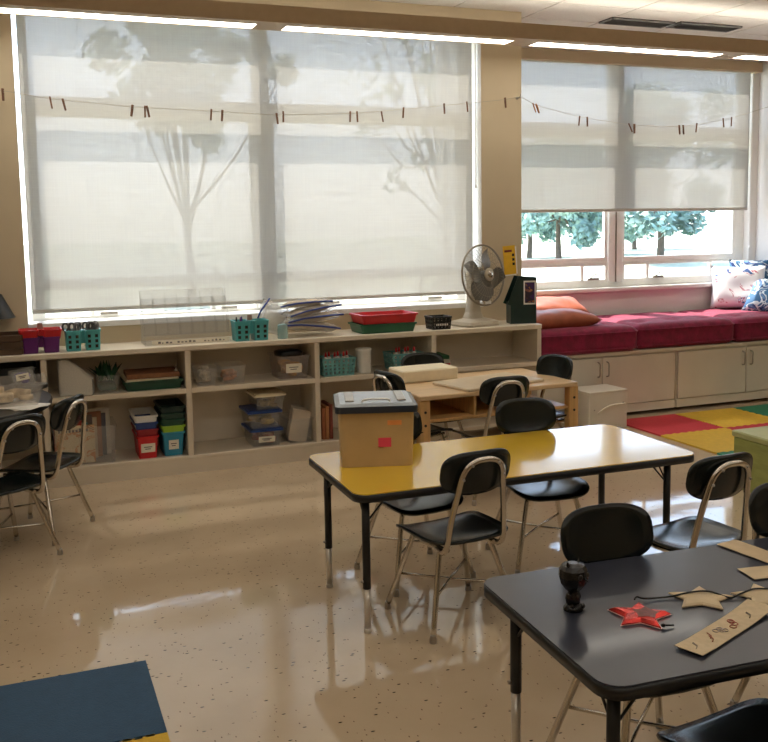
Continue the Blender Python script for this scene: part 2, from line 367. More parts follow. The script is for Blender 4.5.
# ---------------------------------------------------------------- pendant lights
def pendant(x0, y0, n, label):
    t = thing('linear_pendant_light', label, 'ceiling light', (x0, y0, 2.886), 0, 'long suspended light fixtures')
    P_ = 1.85; L = P_*n
    part('uplight', MB().box(.05, L-.05, .05, .2, .106, .111), M_UPL, t)
    part('housing', MB().box(0, L, 0, .25, .012, .105).box(0, L, 0, .09, 0, .012).box(0, L, .234, .25, 0, .012), M_PEND, t)
    for k in range(n):
        part('end_plate', MB().box(k*P_-.0, k*P_+.195, .09, .234, .0, .012), M_PEND, t)
        part('lens', MB().box(k*P_+.195, (k+1)*P_, .09, .234, .003, .012), M_LENS, t)
    for hx in (.3, L-.02): part('hanger_wire', MB().tube([(hx, .125, .105), (hx, .125, ZC-2.886-.007)], .0025, 6), M_STEEL, t)
pendant(1.487-1.85*2, 5.87, 5, 'long brown pendant light with glowing strips in front of the windows')
pendant(1.487-1.85*2, 2.6, 5, 'added fill pendant light over the middle of the room, out of view')  # unseen fixture added to fill the room with light
pendant(1.487-1.85*2, -.6, 5, 'added fill pendant light at the back of the room, out of view')  # another added row out of view, lifts the room's brightness

# ---------------------------------------------------------------- shelf unit under the window
YS = 6.10
XE = 3.645
solo('counter_top', MB().bbox(-1.7, XE, YS-.005, YW-.002, .815, .85, .004), M_SHELF, 'long cream counter top over the open shelves', 'counter')
ux = [-1.66, -.775, .11, .995, 1.875, 2.757, 3.627]
t = thing('shelf_unit', 'long cream open shelf unit built under the window', 'shelf', (0, YS, 0))
L0 = (0, -YS, 0)
for x in ux: part('upright', MB().bbox(x-.018, x+.018, YS+.004, YW-.004, .12, .815, .002), M_SHELF, t, L0)
part('plinth', MB().box(-1.68, XE-.01, YS+.004, YW-.004, 0, .096), M_SHELF, t, L0)
part('bottom_shelf', MB().bbox(-1.68, XE-.005, YS, YW-.004, .096, .12, .003), M_SHELF, t, L0)
for a, b in zip(ux[:-1], ux[1:]): part('shelf_board', MB().bbox(a+.018, b-.018, YS+.004, YW-.016, .535, .568, .002), M_SHELF, t, L0)
part('back_panel', MB().box(-1.68, XE-.02, YW-.016, YW-.004, .12, .815), M_SHELF, t, L0)

# ---------------------------------------------------------------- window seat
def cabinet(x0, x1, xm, label):
    t = thing('seat_cabinet', label, 'cabinet', ((x0+x1)/2, 6.42, 0), 0, 'white cabinets under the window seat')
    o = (-(x0+x1)/2, -6.42, 0)
    part('body', MB().box(x0, x1, 6.425, YA-.004, .03, .52), M_CAB, t, o)
    part('base_board', MB().bbox(x0+.004, x1-.004, 6.408, 6.425, .03, .1, .003), M_CAB, t, o)
    for a, b, hs in ((x0+.012, xm-.003, 1), (xm+.003, x1-.012, -1)):
        d = part('door', MB().bbox(a, b, 6.402, 6.424, .106, .505, .004), M_CAB, t, o)
        hx = b-.04 if hs > 0 else a+.04
        part('handle', MB().tube(smoothpath([(hx, 6.402, .35), (hx, 6.372, .36), (hx, 6.37, .41), (hx, 6.372, .46), (hx, 6.402, .47)], 4), .0055, 8), M_STEEL, d)
cabinet(3.71, 5.135, 4.395, 'white two-door cabinet under the window seat beside the shelf counter')
cabinet(5.145, 6.775, 5.88, 'white two-door cabinet under the window seat behind the foam mats')
solo('bench_top', MB().bbox(3.702, 6.778, 6.39, YA-.002, .52, .548, .004), M_CAB, 'white bench board of the window seat over the cabinets', 'bench')
M_MAR = mat('maroon_corduroy', (.22, .004, .04), .8, var=.2, scale=18, bump=.35, bscale=120, sheen=.12)
def seat_cushion(x0, x1, y0, label, dz=0):
    w_, d_, h = x1-x0-.006, 7.26-y0, .2
    tufts = [((i+.5)/3*w_-w_/2, (j+.5)/2*d_-d_/2) for i in range(3) for j in range(2)]
    def fn(c, u):
        if c.z > 0:
            e = .022*math.exp(-(((abs(c.x)/(w_/2))**6)+((abs(c.y)/(d_/2))**6)))
            dip = max(math.exp(-((c.x-a)**2+(c.y-b)**2)/.0035) for a, b in tufts)
            return c+Vector((0, 0, e-.045*dip))
        return c
    o = thing('seat_cushion', label, 'cushion', ((x0+x1)/2, (y0+7.26)/2, .549), 0, 'maroon cushions on the window seat')
    part('cushion_body', MB().rbox(w_, d_, h, .06, 25, T(0, 0, h/2), fn), M_MAR, o)
    for s_ in (.035, h-.035):
        part('piping', MB().tube([(x, y, s_) for x, y in rrect(w_+.004, d_+.004, .06, 4)], .006, 6, closed=True), M_MAR, o)
    for a, b in tufts: part('tuft_button', MB().ell((a, b, h-.02), .012, .012, .007, 8), M_MAR, o)
    return o
seat_cushion(3.712, 4.71, 6.33, 'maroon tufted seat cushion next to the shelf counter')
seat_cushion(4.712, 5.74, 6.37, 'maroon tufted seat cushion in the middle of the window seat')
seat_cushion(5.742, 6.772, 6.37, 'maroon tufted seat cushion under the patterned throw pillows')
def pillow_mesh(w_, h, th, n=14, seed=1):
    rnd = random.Random(seed); ph = [rnd.uniform(0, 6) for _ in range(4)]
    rings = []; mb = MB(); vs = []; fs = []
    for sgn in (1, -1):
        o = len(vs)
        for i in range(n+1):
            for j in range(n+1):
                u, v = 2*i/n-1, 2*j/n-1
                k = max(0, (1-u**4)*(1-v**4))**.55
                px = u*w_/2*(1-.07*(1-abs(v)**2)*abs(u)); py = v*h/2*(1-.07*(1-abs(u)**2)*abs(v))
                wr = .12*math.sin(3*u+ph[0])*math.sin(4*v+ph[1])+.06*math.sin(9*u+5*v+ph[2])
                vs.append((px, py, sgn*th/2*k*(1+wr)))
        for i in range(n):
            for j in range(n):
                a = o+i*(n+1)+j; fs.append((a, a+1, a+n+2, a+n+1) if sgn > 0 else (a, a+n+1, a+n+2, a+1))
    return mb.add(vs, fs, True)
M_RUST = mat('rust_leather', (.36, .09, .04), .5, var=.15, scale=9, bump=.15)
def print_mat(name, cols, scale, base):
    m = mat(name, base, .8, var=.01); t = m.node_tree; p = t.nodes['Principled BSDF']
    v = t.nodes.new('ShaderNodeTexNoise'); v.inputs['Scale'].default_value = scale; v.inputs['Detail'].default_value = 3; v.inputs['Distortion'].default_value = 1.2
    tc = t.nodes.new('ShaderNodeTexCoord'); t.links.new(tc.outputs['Object'], v.inputs['Vector'])
    r = t.nodes.new('ShaderNodeValToRGB'); r.color_ramp.interpolation = 'CONSTANT'; t.links.new(v.outputs['Fac'], r.inputs[0])
    e = r.color_ramp.elements
    while len(e) < len(cols): e.new(.5)
    for el, (pos, c) in zip(e, cols): el.position = pos; el.color = (*c, 1)
    t.links.new(r.outputs[0], p.inputs['Base Color']); return m
M_PILW = print_mat('blue_pink_white_print', [(0, (.86, .84, .86)), (.56, (.5, .15, .2)), (.59, (.86, .84, .86)), (.63, (.04, .09, .26)), (.7, (.8, .8, .84))], 7, (.85, .85, .85))
M_PILB = print_mat('blue_white_print', [(0, (.03, .12, .26)), (.46, (.6, .68, .72)), (.52, (.02, .05, .17)), (.57, (.1, .22, .4)), (.63, (.7, .72, .74))], 6, (.1, .2, .4))
def pillow(name, w_, h, th, m_, M, label, seed, group=None):
    p = solo(name, pillow_mesh(w_, h, th, 14, seed), m_, label, 'pillow', group=group); p.matrix_world = M; return p
pillow('lounge_pillow', .74, .4, .15, M_RUST, T(4.06, 6.62, .82) @ RZ(2) @ RX(3), 'rust brown pillow lying flat at the edge of the maroon cushion', 3)
pillow('lounge_pillow', .62, .36, .15, M_RUST, T(4.28, 7.0, .87) @ RZ(-6) @ RX(18), 'rust brown pillow lying behind the flat one against the alcove wall', 5)
pillow('throw_pillow', .5, .46, .16, M_PILW, T(6.38, 7.08, .97) @ RZ(-40) @ RX(60), 'white throw pillow with blue and pink print leaning in the sunny corner', 8)
pillow('throw_pillow', .5, .44, .15, M_PILB, T(6.5, 6.74, .9) @ RZ(-58) @ RX(38), 'blue and white patterned throw pillow propped in front of the white one', 11)
pillow('throw_pillow', .4, .42, .12, M_PILB, T(6.58, 7.13, 1.02) @ RZ(-30) @ RX(80), 'blue throw pillow standing upright behind the white one', 14)

# ---------------------------------------------------------------- chairs
def plate(outline, k, fn, th):                                     # curved shell with thickness from a rounded outline
    mb = MB(); n = len(outline); top = []; bot = []
    for j in range(k+1):
        s_ = 1-j/k*.999
        top.append([fn(x*s_, y*s_, th/2) for x, y in outline]); bot.append([fn(x*s_, y*s_, -th/2) for x, y in outline])
    rim = [fn(x*1.012, y*1.012, 0) for x, y in outline]
    mb.loft(bot[::-1]+[rim]+top, True, True); return mb
def seat_fn(x, y, s_):
    u, v = x/.185, y/.18
    z = .022*max(0, abs(u))**3-.016*max(0, v)**3+.03*max(0, -v-.35)**2-.006*(1-u*u)*(1-v*v)
    return (x, y, .358+z+s_)
def make_chair(label):
    t = thing('school_chair', label, 'chair', (0, 0, 0), 0, 'dark plastic school chairs with chrome legs')
    part('seat', plate(superell(.19, .185, 5, 40), 6, seat_fn, .012), M_SEAT, t)
    Mb = T(0, -.222, .65) @ RX(12)
    def bfn(x, y, s_):
        p = Mb @ Vector((x, s_+.035*(x/.155)**2+.008*(y/.09)**2, y)); return tuple(p)
    part('backrest', plate(superell(.158, .09, 2.9, 44), 5, bfn, .012), M_SEAT, t)
    half = [(.085, .12, .338), (.105, .02, .336), (.122, -.11, .332), (.13, -.158, .338), (.13, -.184, .376), (.12, -.2, .47), (.1, -.225, .6), (.09, -.238, .655), (.07, -.247, .69), (.035, -.251, .708), (0, -.252, .711)]
    path = smoothpath(half+[(-x, y, z) for x, y, z in half[-2::-1]], 4)
    bf = part('back_frame', MB().tube(path, .012, 10), M_CHROME, t)
    for sx in (-1, 1):
        for rx, ry, rz_ in ((.06, -.263, .694), (.092, -.249, .64)): part('rivet', MB().ell((sx*rx, ry, rz_), .006, .005, .006, 8), M_STEEL, bf)
        part('seat_rail', MB().tube([(sx*.105, -.15, .338), (sx*.13, 0, .336), (sx*.115, .13, .336)], .009, 8), M_CHROME, t)
        for sy in (-1, 1):
            ft = Vector((sx*.2, sy*.19, .02)); tp = Vector((sx*.118, sy*.105, .332))
            lg = part('leg', MB().tube(smoothpath([tp+Vector((0, -sy*.03, .008)), tp, tp.lerp(ft, .12), tp.lerp(ft, .5), ft], 3), .0115, 10), M_CHROME, t)
            part('foot_glide', MB().lathe([(.013, -.02), (.014, -.012), (.012, .004), (.0108, .012)], 12, T(*ft)), M_STEEL, lg)
    a = .55
    for sx in (-1, 1):
        p0 = Vector((sx*.118, .105, .332)).lerp(Vector((sx*.2, .19, .02)), a); p1 = Vector((-sx*.118, -.105, .332)).lerp(Vector((-sx*.2, -.19, .02)), a)
        mid = (p0+p1)/2+Vector((0, 0, .006*sx))
        part('cross_brace', MB().tube([p0, mid, p1], .0055, 8), M_CHROME, t)
    return t
ch = make_chair('dark chair pulled up to the front of the yellow table, its back to the room')
ch.location = (1.59, 3.37, 0); ch.rotation_euler = (0, 0, rad(6))
for x, y, a, l in [
    (1.63, 3.86, 187, 'dark chair across the yellow table, behind the cardboard-coloured tote'),
    (2.27, 3.8, 173, 'dark chair across the yellow table, facing its empty half'),
    (2.395, 2.93, 4, 'dark chair at the right front corner of the yellow table'),
    (1.615, 2.14, 178, 'dark chair behind the charcoal table, beyond the carved figurine'),
    (2.305, 2.12, 177, 'dark chair behind the charcoal table, beyond the paper strips'),
    (1.565, 1.63, 7, 'dark chair tucked under the open near side of the charcoal table'),
    (2.56, 4.88, 0, 'dark chair at the birch table with its chrome back turned to the yellow table'),
    (2.22, 5.2, -78, 'dark chair at the end of the birch table that is beside the tote'),
    (2.52, 5.58, 180, 'dark chair between the birch table and the shelves, behind the cream slab'),
    (3.06, 5.22, 104, 'dark chair at the end of the birch table next to the white floor cabinet'),
    (-.155, 4.86, 32, 'dark chair at the round black table, seen squarely from behind'),
    (.04, 5.236, 58, 'dark chair at the round black table, turned sideways by the shelves')]:
    dup(ch, l, (x, y, 0), rad(a))

# ---------------------------------------------------------------- tables
def table(label, loc, rz, top_mat, w_=1.57, d_=.7, h=.58, ins=.18):
    t = thing('activity_table', label, 'table', loc, rz)
    out = rrect(w_, d_, .06, 6); inn = rrect(w_-.006, d_-.006, .057, 6)
    part('tabletop', MB().prism(inn, h-.006, h), top_mat, t)
    part('edge_band', MB().prism(out, h-.034, h-.004, smooth=True), M_EDGE, t)
    part('apron', MB().box(-w_/2+.1, w_/2-.1, -d_/2+.08, -d_/2+.095, h-.06, h-.034).box(-w_/2+.1, w_/2-.1, d_/2-.095, d_/2-.08, h-.06, h-.034), M_EDGE, t)
    for sx in (-1, 1):
        for sy in (-1, 1):
            x, y = (w_/2-.12 if sx > 0 else -w_/2+.06), sy*(d_/2-.1)-.03
            lg = part('leg', MB().lathe([(.016, ins), (.016, h-.034)], 14, T(x, y, 0)), M_EDGE, t)
            part('leg_insert', MB().lathe([(.0135, .015), (.0135, ins)], 14, T(x, y, 0)).lathe([(.015, 0), (.017, .004), (.015, .018)], 12, T(x, y, 0)), M_INS, lg, label='chrome lower leg insert')
            part('leg_screw', MB().lathe([(.006, 0), (.006, .01)], 8, T(x+sx*.014, y, ins+.03) @ RY(90*sx)), M_STEEL, lg)
            part('leg_brace', MB().tube([(x-sx*.005, y, h-.13), (x-sx*.09, y, h-.036)], .004, 6).tube([(x, y-sy*.005, h-.13), (x, y-sy*.09, h-.036)], .004, 6), M_EDGE, t)
    return t
table('rectangular table with yellow top, black edge and two-tone legs', (1.957, 3.628, 0), rad(-.8), M_YEL, 1.6, .71)
table('rectangular table with charcoal top and black edge, papers on it', (1.955, 1.958, 0), rad(-3), M_DGREY, ins=.29)
# round black table at the left
t = thing('round_table', 'round black table mostly cut off, a clear bin on it', 'table', (-.55, 5.42, 0))
part('tabletop', MB().lathe([(.68, .668), (.68, .7)], 48), mat('black_laminate', (.02, .02, .021), .35, var=.1), t)
part('edge_band', MB().lathe([(.683, .67), (.686, .684), (.683, .696)], 48, cap=False), M_EDGE, t)
for k in range(4):
    a = rad(45+90*k); lg = part('leg', MB().lathe([(.017, .24), (.017, .668)], 12, T(.5*math.cos(a), .5*math.sin(a), 0)), M_EDGE, t)
    part('leg_insert', MB().lathe([(.0135, 0), (.0135, .24)], 12, T(.5*math.cos(a), .5*math.sin(a), 0)), M_CHROME, lg)
# birch table with cubbies
t = thing('birch_table', 'birch wood play table with a shelf under its top', 'table', (2.71, 5.32, 0), rad(2))
part('tabletop', MB().bbox(-.565, .545, -.32, .36, .572, .6, .005), M_BIRCH, t)
for sx in (-1, 1):
    for sy in (-1, 1): 
        lg = part('leg', MB().bbox(sx*.525-.035, sx*.525+.035, sy*.275-.03, sy*.275+.03, 0, .572, .006), M_ORWOOD, t)
        for z in (.5, .42): part('bolt', MB().lathe([(.008, 0), (.008, .005)], 10, T(sx*.525, sy*.305, z) @ RX(-90*sy)), M_DARK, lg)
part('shelf_board', MB().bbox(-.49, .49, -.29, .29, .43, .45, .003), M_ORWOOD, t)
for x in (-.18, .2): part('divider', MB().bbox(x-.01, x+.01, -.285, .285, .45, .572, .002), M_ORWOOD, t)
part('rear_rail', MB().box(-.49, .49, .27, .29, .45, .572), M_ORWOOD, t)
solo('cream_slab', MB().bbox(-.2, .2, -.115, .115, 0, .08, .008), M_CREAM, 'thick cream slab lying on the birch table', 'board', (2.43, 5.56, .601), rad(3))
solo('drawing_board', MB().bbox(-.31, .31, -.185, .185, 0, .018, .005), mat('tan_board', (.74, .6, .42), .3, var=.04), 'thin tan board lying across the birch table', 'board', (2.74, 5.235, .601), rad(13))

# ---------------------------------------------------------------- white floor cabinet and olive chest
t = thing('floor_cabinet', 'low white floor cabinet with a rope handle', 'cabinet', (4.21, 6.19, 0), rad(2))
part('body', MB().bbox(-.18, .18, -.135, .135, 0, .285, .004), M_CAB, t)
part('lid', MB().bbox(-.184, .184, -.14, .14, .285, .302, .003), M_CAB, t)
part('rope_handle', MB().tube(smoothpath([(-.1, -.142, .13), (-.06, -.155, .165), (0, -.16, .19), (.08, -.155, .195), (.16, -.142, .19)], 5), .007, 8), mat('cotton_rope', (.8, .74, .62), .9, var=.1, scale=80), t)
for x, z in ((-.13, .16), (.14, .2)): part('screw', MB().lathe([(.006, 0), (.006, .004)], 8, T(x, -.135, z) @ RX(90)), M_STEEL, t)
M_OLIVE = mat('olive_painted_wood', (.34, .36, .1), .55, var=.12, scale=6, stretch=(1, 1, 5))
t = thing('storage_chest', 'olive green lidded chest beside the foam mats', 'chest', (4.19, 4.13, 0))
part('body', MB().bbox(-.24, .24, -.26, .26, 0, .31, .006), M_OLIVE, t)
part('lid', MB().bbox(-.25, .25, -.27, .27, .313, .35, .008), mat('pale_olive_paint', (.46, .47, .2), .5, var=.1, scale=5), t)

# ---------------------------------------------------------------- foam mats
def teeth(p, q, amp, pitch=.036):
    p, q = Vector(p), Vector(q); L = (q-p).length; d = (q-p)/L; nrm = Vector((d.y, -d.x)); n = max(2, int(round(L/pitch))); o = []
    if not amp: return [tuple(p)]
    o.append(tuple(p))
    for k in range(1, n-1):
        s_ = amp if k % 2 else -amp; a = p+d*(L*(k+.18)/n); b = p+d*(L*(k+.82)/n)
        a2 = p+d*(L*(k+.05)/n); b2 = p+d*(L*(k+.95)/n)
        o += [tuple(a), tuple(a2+nrm*s_), tuple(b2+nrm*s_), tuple(b)]
    return o
def foam(x0, x1, y0, y1, m_, label, tl=(1, 1, 1, 1)):
    A = .009; n_ = .001
    x0 += n_; y0 += n_; x1 -= n_; y1 -= n_
    pts = []
    cs = [((x0, y0), (x1, y0), -1), ((x1, y0), (x1, y1), 1), ((x1, y1), (x0, y1), 1), ((x0, y1), (x0, y0), -1)]
    cx, cy = (x0+x1)/2, (y0+y1)/2
    for (p, q, sg), on in zip(cs, tl): pts += teeth((p[0]-cx, p[1]-cy), (q[0]-cx, q[1]-cy), A*sg*on*.85)
    return solo('foam_mat', MB().prism(pts, 0, .012), m_, label, 'mat', (cx, cy, .0005), 0, 'interlocking foam floor mats')
def foam_mat(n, c): return mat(n, c, .75, var=.05, scale=30, bump=.3, bscale=150)
F_R, F_Y, F_G, F_B = foam_mat('red_foam', (.52, .025, .04)), foam_mat('yellow_foam', (.68, .42, .03)), foam_mat('green_foam', (.02, .2, .1)), foam_mat('blue_foam', (.028, .08, .155))
foam(4.41, 5.01, 5.665, 6.26, F_R, 'red foam mat between the white floor cabinet and yellow mats', (1, 1, 0, 0))
foam(5.01, 5.615, 5.665, 6.26, F_Y, 'yellow foam mat along the cabinets between red and green mats', (1, 1, 0, 1))
foam(5.615, 6.22, 5.665, 6.26, F_G, 'green foam mat along the cabinets', (1, 1, 0, 1))
foam(4.41, 5.01, 5.06, 5.665, F_Y, 'yellow foam mat near the olive chest and the yellow table', (1, 1, 1, 0))
foam(5.01, 5.615, 5.06, 5.665, F_R, 'red foam mat mostly hidden behind the olive chest', (1, 1, 1, 1))
foam(4.41, 5.01, 4.455, 5.06, F_G, 'green foam mat with only a sliver showing beside the olive chest', (0, 1, 1, 0))
foam(-.28, .362, 2.89, 3.43, F_B, 'dark blue foam mat lying alone on the speckled floor', (1, 0, 0, 1))
foam(-.28, .362, 2.28, 2.89, F_Y, 'yellow foam mat joined to the near edge of the blue mat', (1, 0, 1, 1))

# ---------------------------------------------------------------- tote on the yellow table
M_KRAFT = mat('tan_tote_plastic', (.55, .38, .18), .5, var=.08, scale=5)
M_LIDG = mat('grey_lid_plastic', (.42, .46, .5), .25, var=.04)
M_NAVY = mat('navy_lid_rim', (.02, .028, .045), .35, var=.05)
t = thing('storage_tote', 'tan storage tote with a grey lid on the yellow table', 'box', (1.425, 3.8, .581), rad(-17))
bw, bd, bh = .32, .31, .25
part('body', MB().loft([[(x*s_, y*s_, z) for x, y in rrect(bw, bd, .02, 4)] for s_, z in ((.955, 0), (1, bh-.02), (1.0, bh))]), M_KRAFT, t)
ld = part('lid', MB().prism(rrect(bw+.032, bd+.032, .025, 4), bh-.014, bh+.014), M_NAVY, t)
part('lid_panel', MB().loft([[(x, y, bh+.014) for x, y in rrect(bw+.026, bd+.026, .022, 4)], [(x, y, bh+.024) for x, y in rrect(bw-.01, bd-.01, .02, 4)]]), M_LIDG, ld)
for sx in (-1, 1): part('latch', MB().bbox(sx*.112-.02, sx*.112+.02, -.1, .12, bh+.024, bh+.03, .003), M_STEEL, ld)
part('lid_handle', MB().tube(smoothpath([(-.06, -.115, bh+.024), (-.05, -.115, bh+.034), (0, -.115, bh+.036), (.05, -.115, bh+.034), (.06, -.115, bh+.024)], 4), .005, 8), M_WHITE, ld)
part('sticker', MB().box(.005, .06, -.1535, -.15, .085, .125), mat('pink_sticker', (.75, .06, .12), .6, var=.03), t, label='pink square sticker')
part('sticker', MB().box(.045, .105, -.156, -.152, .18, .2), mat('orange_sticker', (.8, .32, .1), .6, var=.05), t, label='orange strip sticker')

# ---------------------------------------------------------------- things on the charcoal table
M_CARV = mat('dark_carved_wood', (.006, .0045, .0035), .25, var=.4, scale=30, bump=.5)
t = thing('carved_figurine', 'small dark carved owl figurine standing on the charcoal table', 'figurine', (1.322, 2.05, .581), rad(20))
part('pedestal', MB().lathe([(.026, 0), (.027, .006), (.021, .012), (.018, .02)], 18).ell((-.02, -.012, .008), .01, .012, .008, 8).ell((.02, -.012, .008), .01, .012, .008, 8), M_CARV, t)
part('body', MB().lathe([(.015, .016), (.019, .026), (.0175, .04), (.0125, .05), (.0135, .056)], 16), M_CARV, t)
part('head', MB().lathe([(.0135, .05), (.022, .058), (.034, .074), (.039, .093), (.037, .112), (.03, .123), (.014, .128)], 12, smooth=False), M_CARV, t)
for sx in (-1, 1):
    part('ear', MB().loft([[(sx*.019+.009*math.cos(a), .007*math.sin(a), .116) for a in [k*PI/3 for k in range(6)]], [(sx*.025+.001*math.cos(a), .001*math.sin(a), .136) for a in [k*PI/3 for k in range(6)]]]), M_CARV, t)
    part('eye', MB().ell((sx*.014, -.034, .1), .008, .005, .008, 10), mat('owl_eye', (.03, .02, .012), .3, var=.1), t)
    part('wing', MB().ell((sx*.018, .0, .034), .006, .012, .018, 8), M_CARV, t)
part('beak', MB().lathe([(.004, 0), (.0005, .012)], 8, T(0, -.038, .094) @ RX(120)), M_CARV, t)
def star(r, ri, rot, sx=1, sy=1):
    return [((r if k % 2 == 0 else ri)*math.cos(rad(rot+36*k))*sx, (r if k % 2 == 0 else ri)*math.sin(rad(rot+36*k))*sy) for k in range(10)]
def padded_star(r, ri, rot, sx=1, sy=1, th=.012):
    p = star(r, ri, rot, sx, sy); return MB().loft([[(x, y, .001) for x, y in p], [(x, y, .004) for x, y in p], [(x*.82, y*.82, th) for x, y in p], [(x*.3, y*.3, th*1.1) for x, y in p]])
M_FOIL = mat('red_foil', (.75, .05, .04), .22, metal=.6, var=.35, scale=22, bump=.4)
t = thing('foil_star', 'red foil star ornament on the charcoal table', 'star', (1.455, 1.942, .581), rad(0))
part('star_body', padded_star(.082, .04, 56), M_FOIL, t)
part('star_back', MB().prism(star(.087, .043, 56), 0, .0012), mat('pink_card', (.8, .5, .45), .6, var=.05), t)
part('photo_patch', MB().prism(star(.036, .024, 56), .0128, .0138, T(.012, -.01, 0)), mat('dark_red_photo', (.2, .05, .04), .4, var=.3, scale=60), t)
part('string_knot', MB().ell((.012, -.08, .007), .007, .006, .005, 8).tube([(.012, -.08, .007), (.04, -.085, .004)], .0025, 6), M_EDGE, t)
M_TANS = mat('tan_card', (.66, .52, .33), .7, var=.05, scale=20)
solo('paper_star', padded_star(.088, .046, 56, 1.05, .95, .008), M_TANS, 'tan paper star tied between the red star and the other tan star', 'star', (1.675, 1.97, .581), 0)
solo('paper_star', padded_star(.088, .046, 70, 1.05, .95, .008), M_TANS, 'tan paper star lying at the end of the black twine', 'star', (1.845, 1.915, .581), 0)
solo('star_twine', MB().tube(smoothpath([(1.488, 2.01, .596), (1.5, 2.015, .6), (1.53, 2.02, .588), (1.6, 2.01, .5855), (1.66, 1.995, .594), (1.71, 1.98, .594), (1.745, 1.94, .5855), (1.78, 1.94, .59), (1.83, 1.945, .594), (1.87, 1.93, .594)], 6), .0027, 6), M_EDGE, 'thin black twine linking the stars on the charcoal table', 'twine')
def strip(name, a, b, wd, m_, label, curl=0):
    a, b = Vector(a), Vector(b); d = (b-a); L = d.length; ang = math.atan2(d.y, d.x); n = 12; r1 = []; r2 = []
    pr = []
    for k in range(n+1):
        x = L*k/n; z = .003+curl*max(0, (k/n-.55))**2+curl*.4*max(0, .15-k/n)
        pr.append([(x, -wd/2, z), (x, wd/2, z), (x, wd/2, z+.0015), (x, -wd/2, z+.0015)])
    return solo(name, MB().loft(pr), m_, label, 'paper', (a.x, a.y, .5805), ang)
M_SAND = mat('sandpaper_strip', (.66, .52, .33), .8, var=.06, scale=60)
t1 = strip('paper_strip', (1.432, 1.725, 0), (1.78, 1.862, 0), .074, M_SAND, 'tan paper strip with faint red drawings lying in front of the stars', .05)
for k, (x, c_) in enumerate(((.1, (.5, .16, .1)), (.16, (.5, .42, .38)), (.215, (.5, .16, .12)), (.04, (.3, .25, .2)), (.29, (.25, .2, .15)))):
    mk = mat('strip_drawing_%d' % k, c_, .8, var=.1); q = MB()
    rr = random.Random(k)
    for j in range(2 if k in (0, 3, 4) else 4):
        cx, cy = x+rr.uniform(-.015, .015), rr.uniform(-.012, .012); 
        if k in (0, 3, 4): q.tube([(cx-.012, cy-.01, 0), (cx+.004, cy-.004, 0), (cx+.012, cy+.012, 0)], .0012, 5)
        else: q.tube([(cx+.009*math.cos(a), cy+.008*math.sin(a), 0) for a in [i*PI/5 for i in range(10)]], .0011, 5, closed=True)
    o = part('drawing', q, mk, t1, (0, 0, .006 + (.05*max(0, x/.374-.55)**2 if x < .25 else .0045)))
strip('paper_strip', (2.05, 2.3, 0), (2.09, 1.99, 0), .085, M_TANP, 'plain tan paper strip lying at the far edge of the charcoal table')
strip('paper_strip', (1.91, 2.06, 0), (2.16, 2.02, 0), .085, M_TANS, 'tan paper strip lying between the tan star and the plain strip')

# ---------------------------------------------------------------- fan on the counter
M_FANP = mat('beige_fan_plastic', (.52, .46, .36), .4, var=.03)
M_WIRE = mat('fan_wire', (.32, .28, .22), .3, metal=.7, var=.05)
t = thing('desk_fan', 'beige desk fan with round wire cage on the counter', 'fan', (3.17, 6.27, .851), rad(16))
part('base', MB().loft([[(x, y, z) for x, y in rrect(w_, d_, .03, 4)] for w_, d_, z in ((.3, .24, 0), (.31, .25, .015), (.29, .23, .035), (.15, .12, .055))]), M_FANP, t)
part('switch_panel', MB().bbox(-.07, .07, -.121, -.113, .008, .026, .002), mat('cream_switch_panel', (.7, .62, .4), .4, var=.03), t)
part('neck', MB().loft([[(x, y+.02, z) for x, y in rrect(w_, d_, min(w_, d_)*.3, 4)] for w_, d_, z in ((.16, .11, .045), (.11, .085, .1), (.09, .075, .2), (.085, .075, .34))]), M_FANP, t)
HF = T(.045, -.045, .375) @ RZ(4) @ RX(-6)                         # head frame: fan axis is local -Y
part('motor_housing', MB().lathe([(.02, .15), (.05, .14), (.062, .1), (.065, .04), (.05, .02)], 20, HF @ RX(-90)), M_FANP, t)
cg = part('cage', MB().tube([tuple(Vector((.225*math.cos(a), 0, .225*math.sin(a)))) for a in [2*PI*k/48 for k in range(48)]], .0075, 8, HF, closed=True), M_WIRE, t)
wm = MB()
for k in range(44):
    a = 2*PI*k/44; c_, s_ = math.cos(a), math.sin(a)
    wm.tube([(r*c_, y, r*s_) for r, y in ((.045, -.06), (.12, -.062), (.2, -.035), (.225, 0), (.2, .045), (.11, .07), (.05, .075))], .0011, 4, HF)
for r, y in ((.1, -.063), (.165, -.051), (.12, .068)): wm.tube([(r*math.cos(a), y, r*math.sin(a)) for a in [2*PI*k/36 for k in range(36)]], .0014, 4, HF, closed=True)
part('cage_wires', wm, M_WIRE, t)['kind'] = 'stuff'
part('hub_badge', MB().lathe([(.048, 0), (.05, .006), (.04, .012), (.028, .014)], 24, HF @ T(0, -.057, 0) @ RX(90)), M_FANP, t)
part('badge_centre', MB().lathe([(.024, 0), (.024, .004), (.01, .005)], 20, HF @ T(0, -.071, 0) @ RX(90)), M_CHROME, t)
M_BLADE = mat('grey_blade', (.16, .15, .13), .3, var=.05)
for k in range(4):
    Mk = HF @ RY(90*k+20); rows = []
    for i in range(9):
        r = .03+.165*i/8; half_ = .022+.065*math.sin(PI*min(1, (i+.6)/8.9))
        rows.append([(r, -.012-.035*u, u*half_+.25*(r-.03)*.3) for u in (-1, -.5, 0, .5, 1)])
    q = MB().loft(rows, False, True, Mk, closed=False); q.loft([[(x, y+.003, z) for x, y, z in rw] for rw in rows], False, True, Mk, closed=False)
    part('blade', q, M_BLADE, t)
part('hub', MB().lathe([(.032, -.02), (.034, .03), (.02, .045)], 18, HF @ RX(90)), M_BLADE, t)
part('carry_label', MB().bbox(-.03, .03, -.003, .003, -.012, .012, .002, HF @ T(.0, -.03, -.205)), M_WHITE, t)

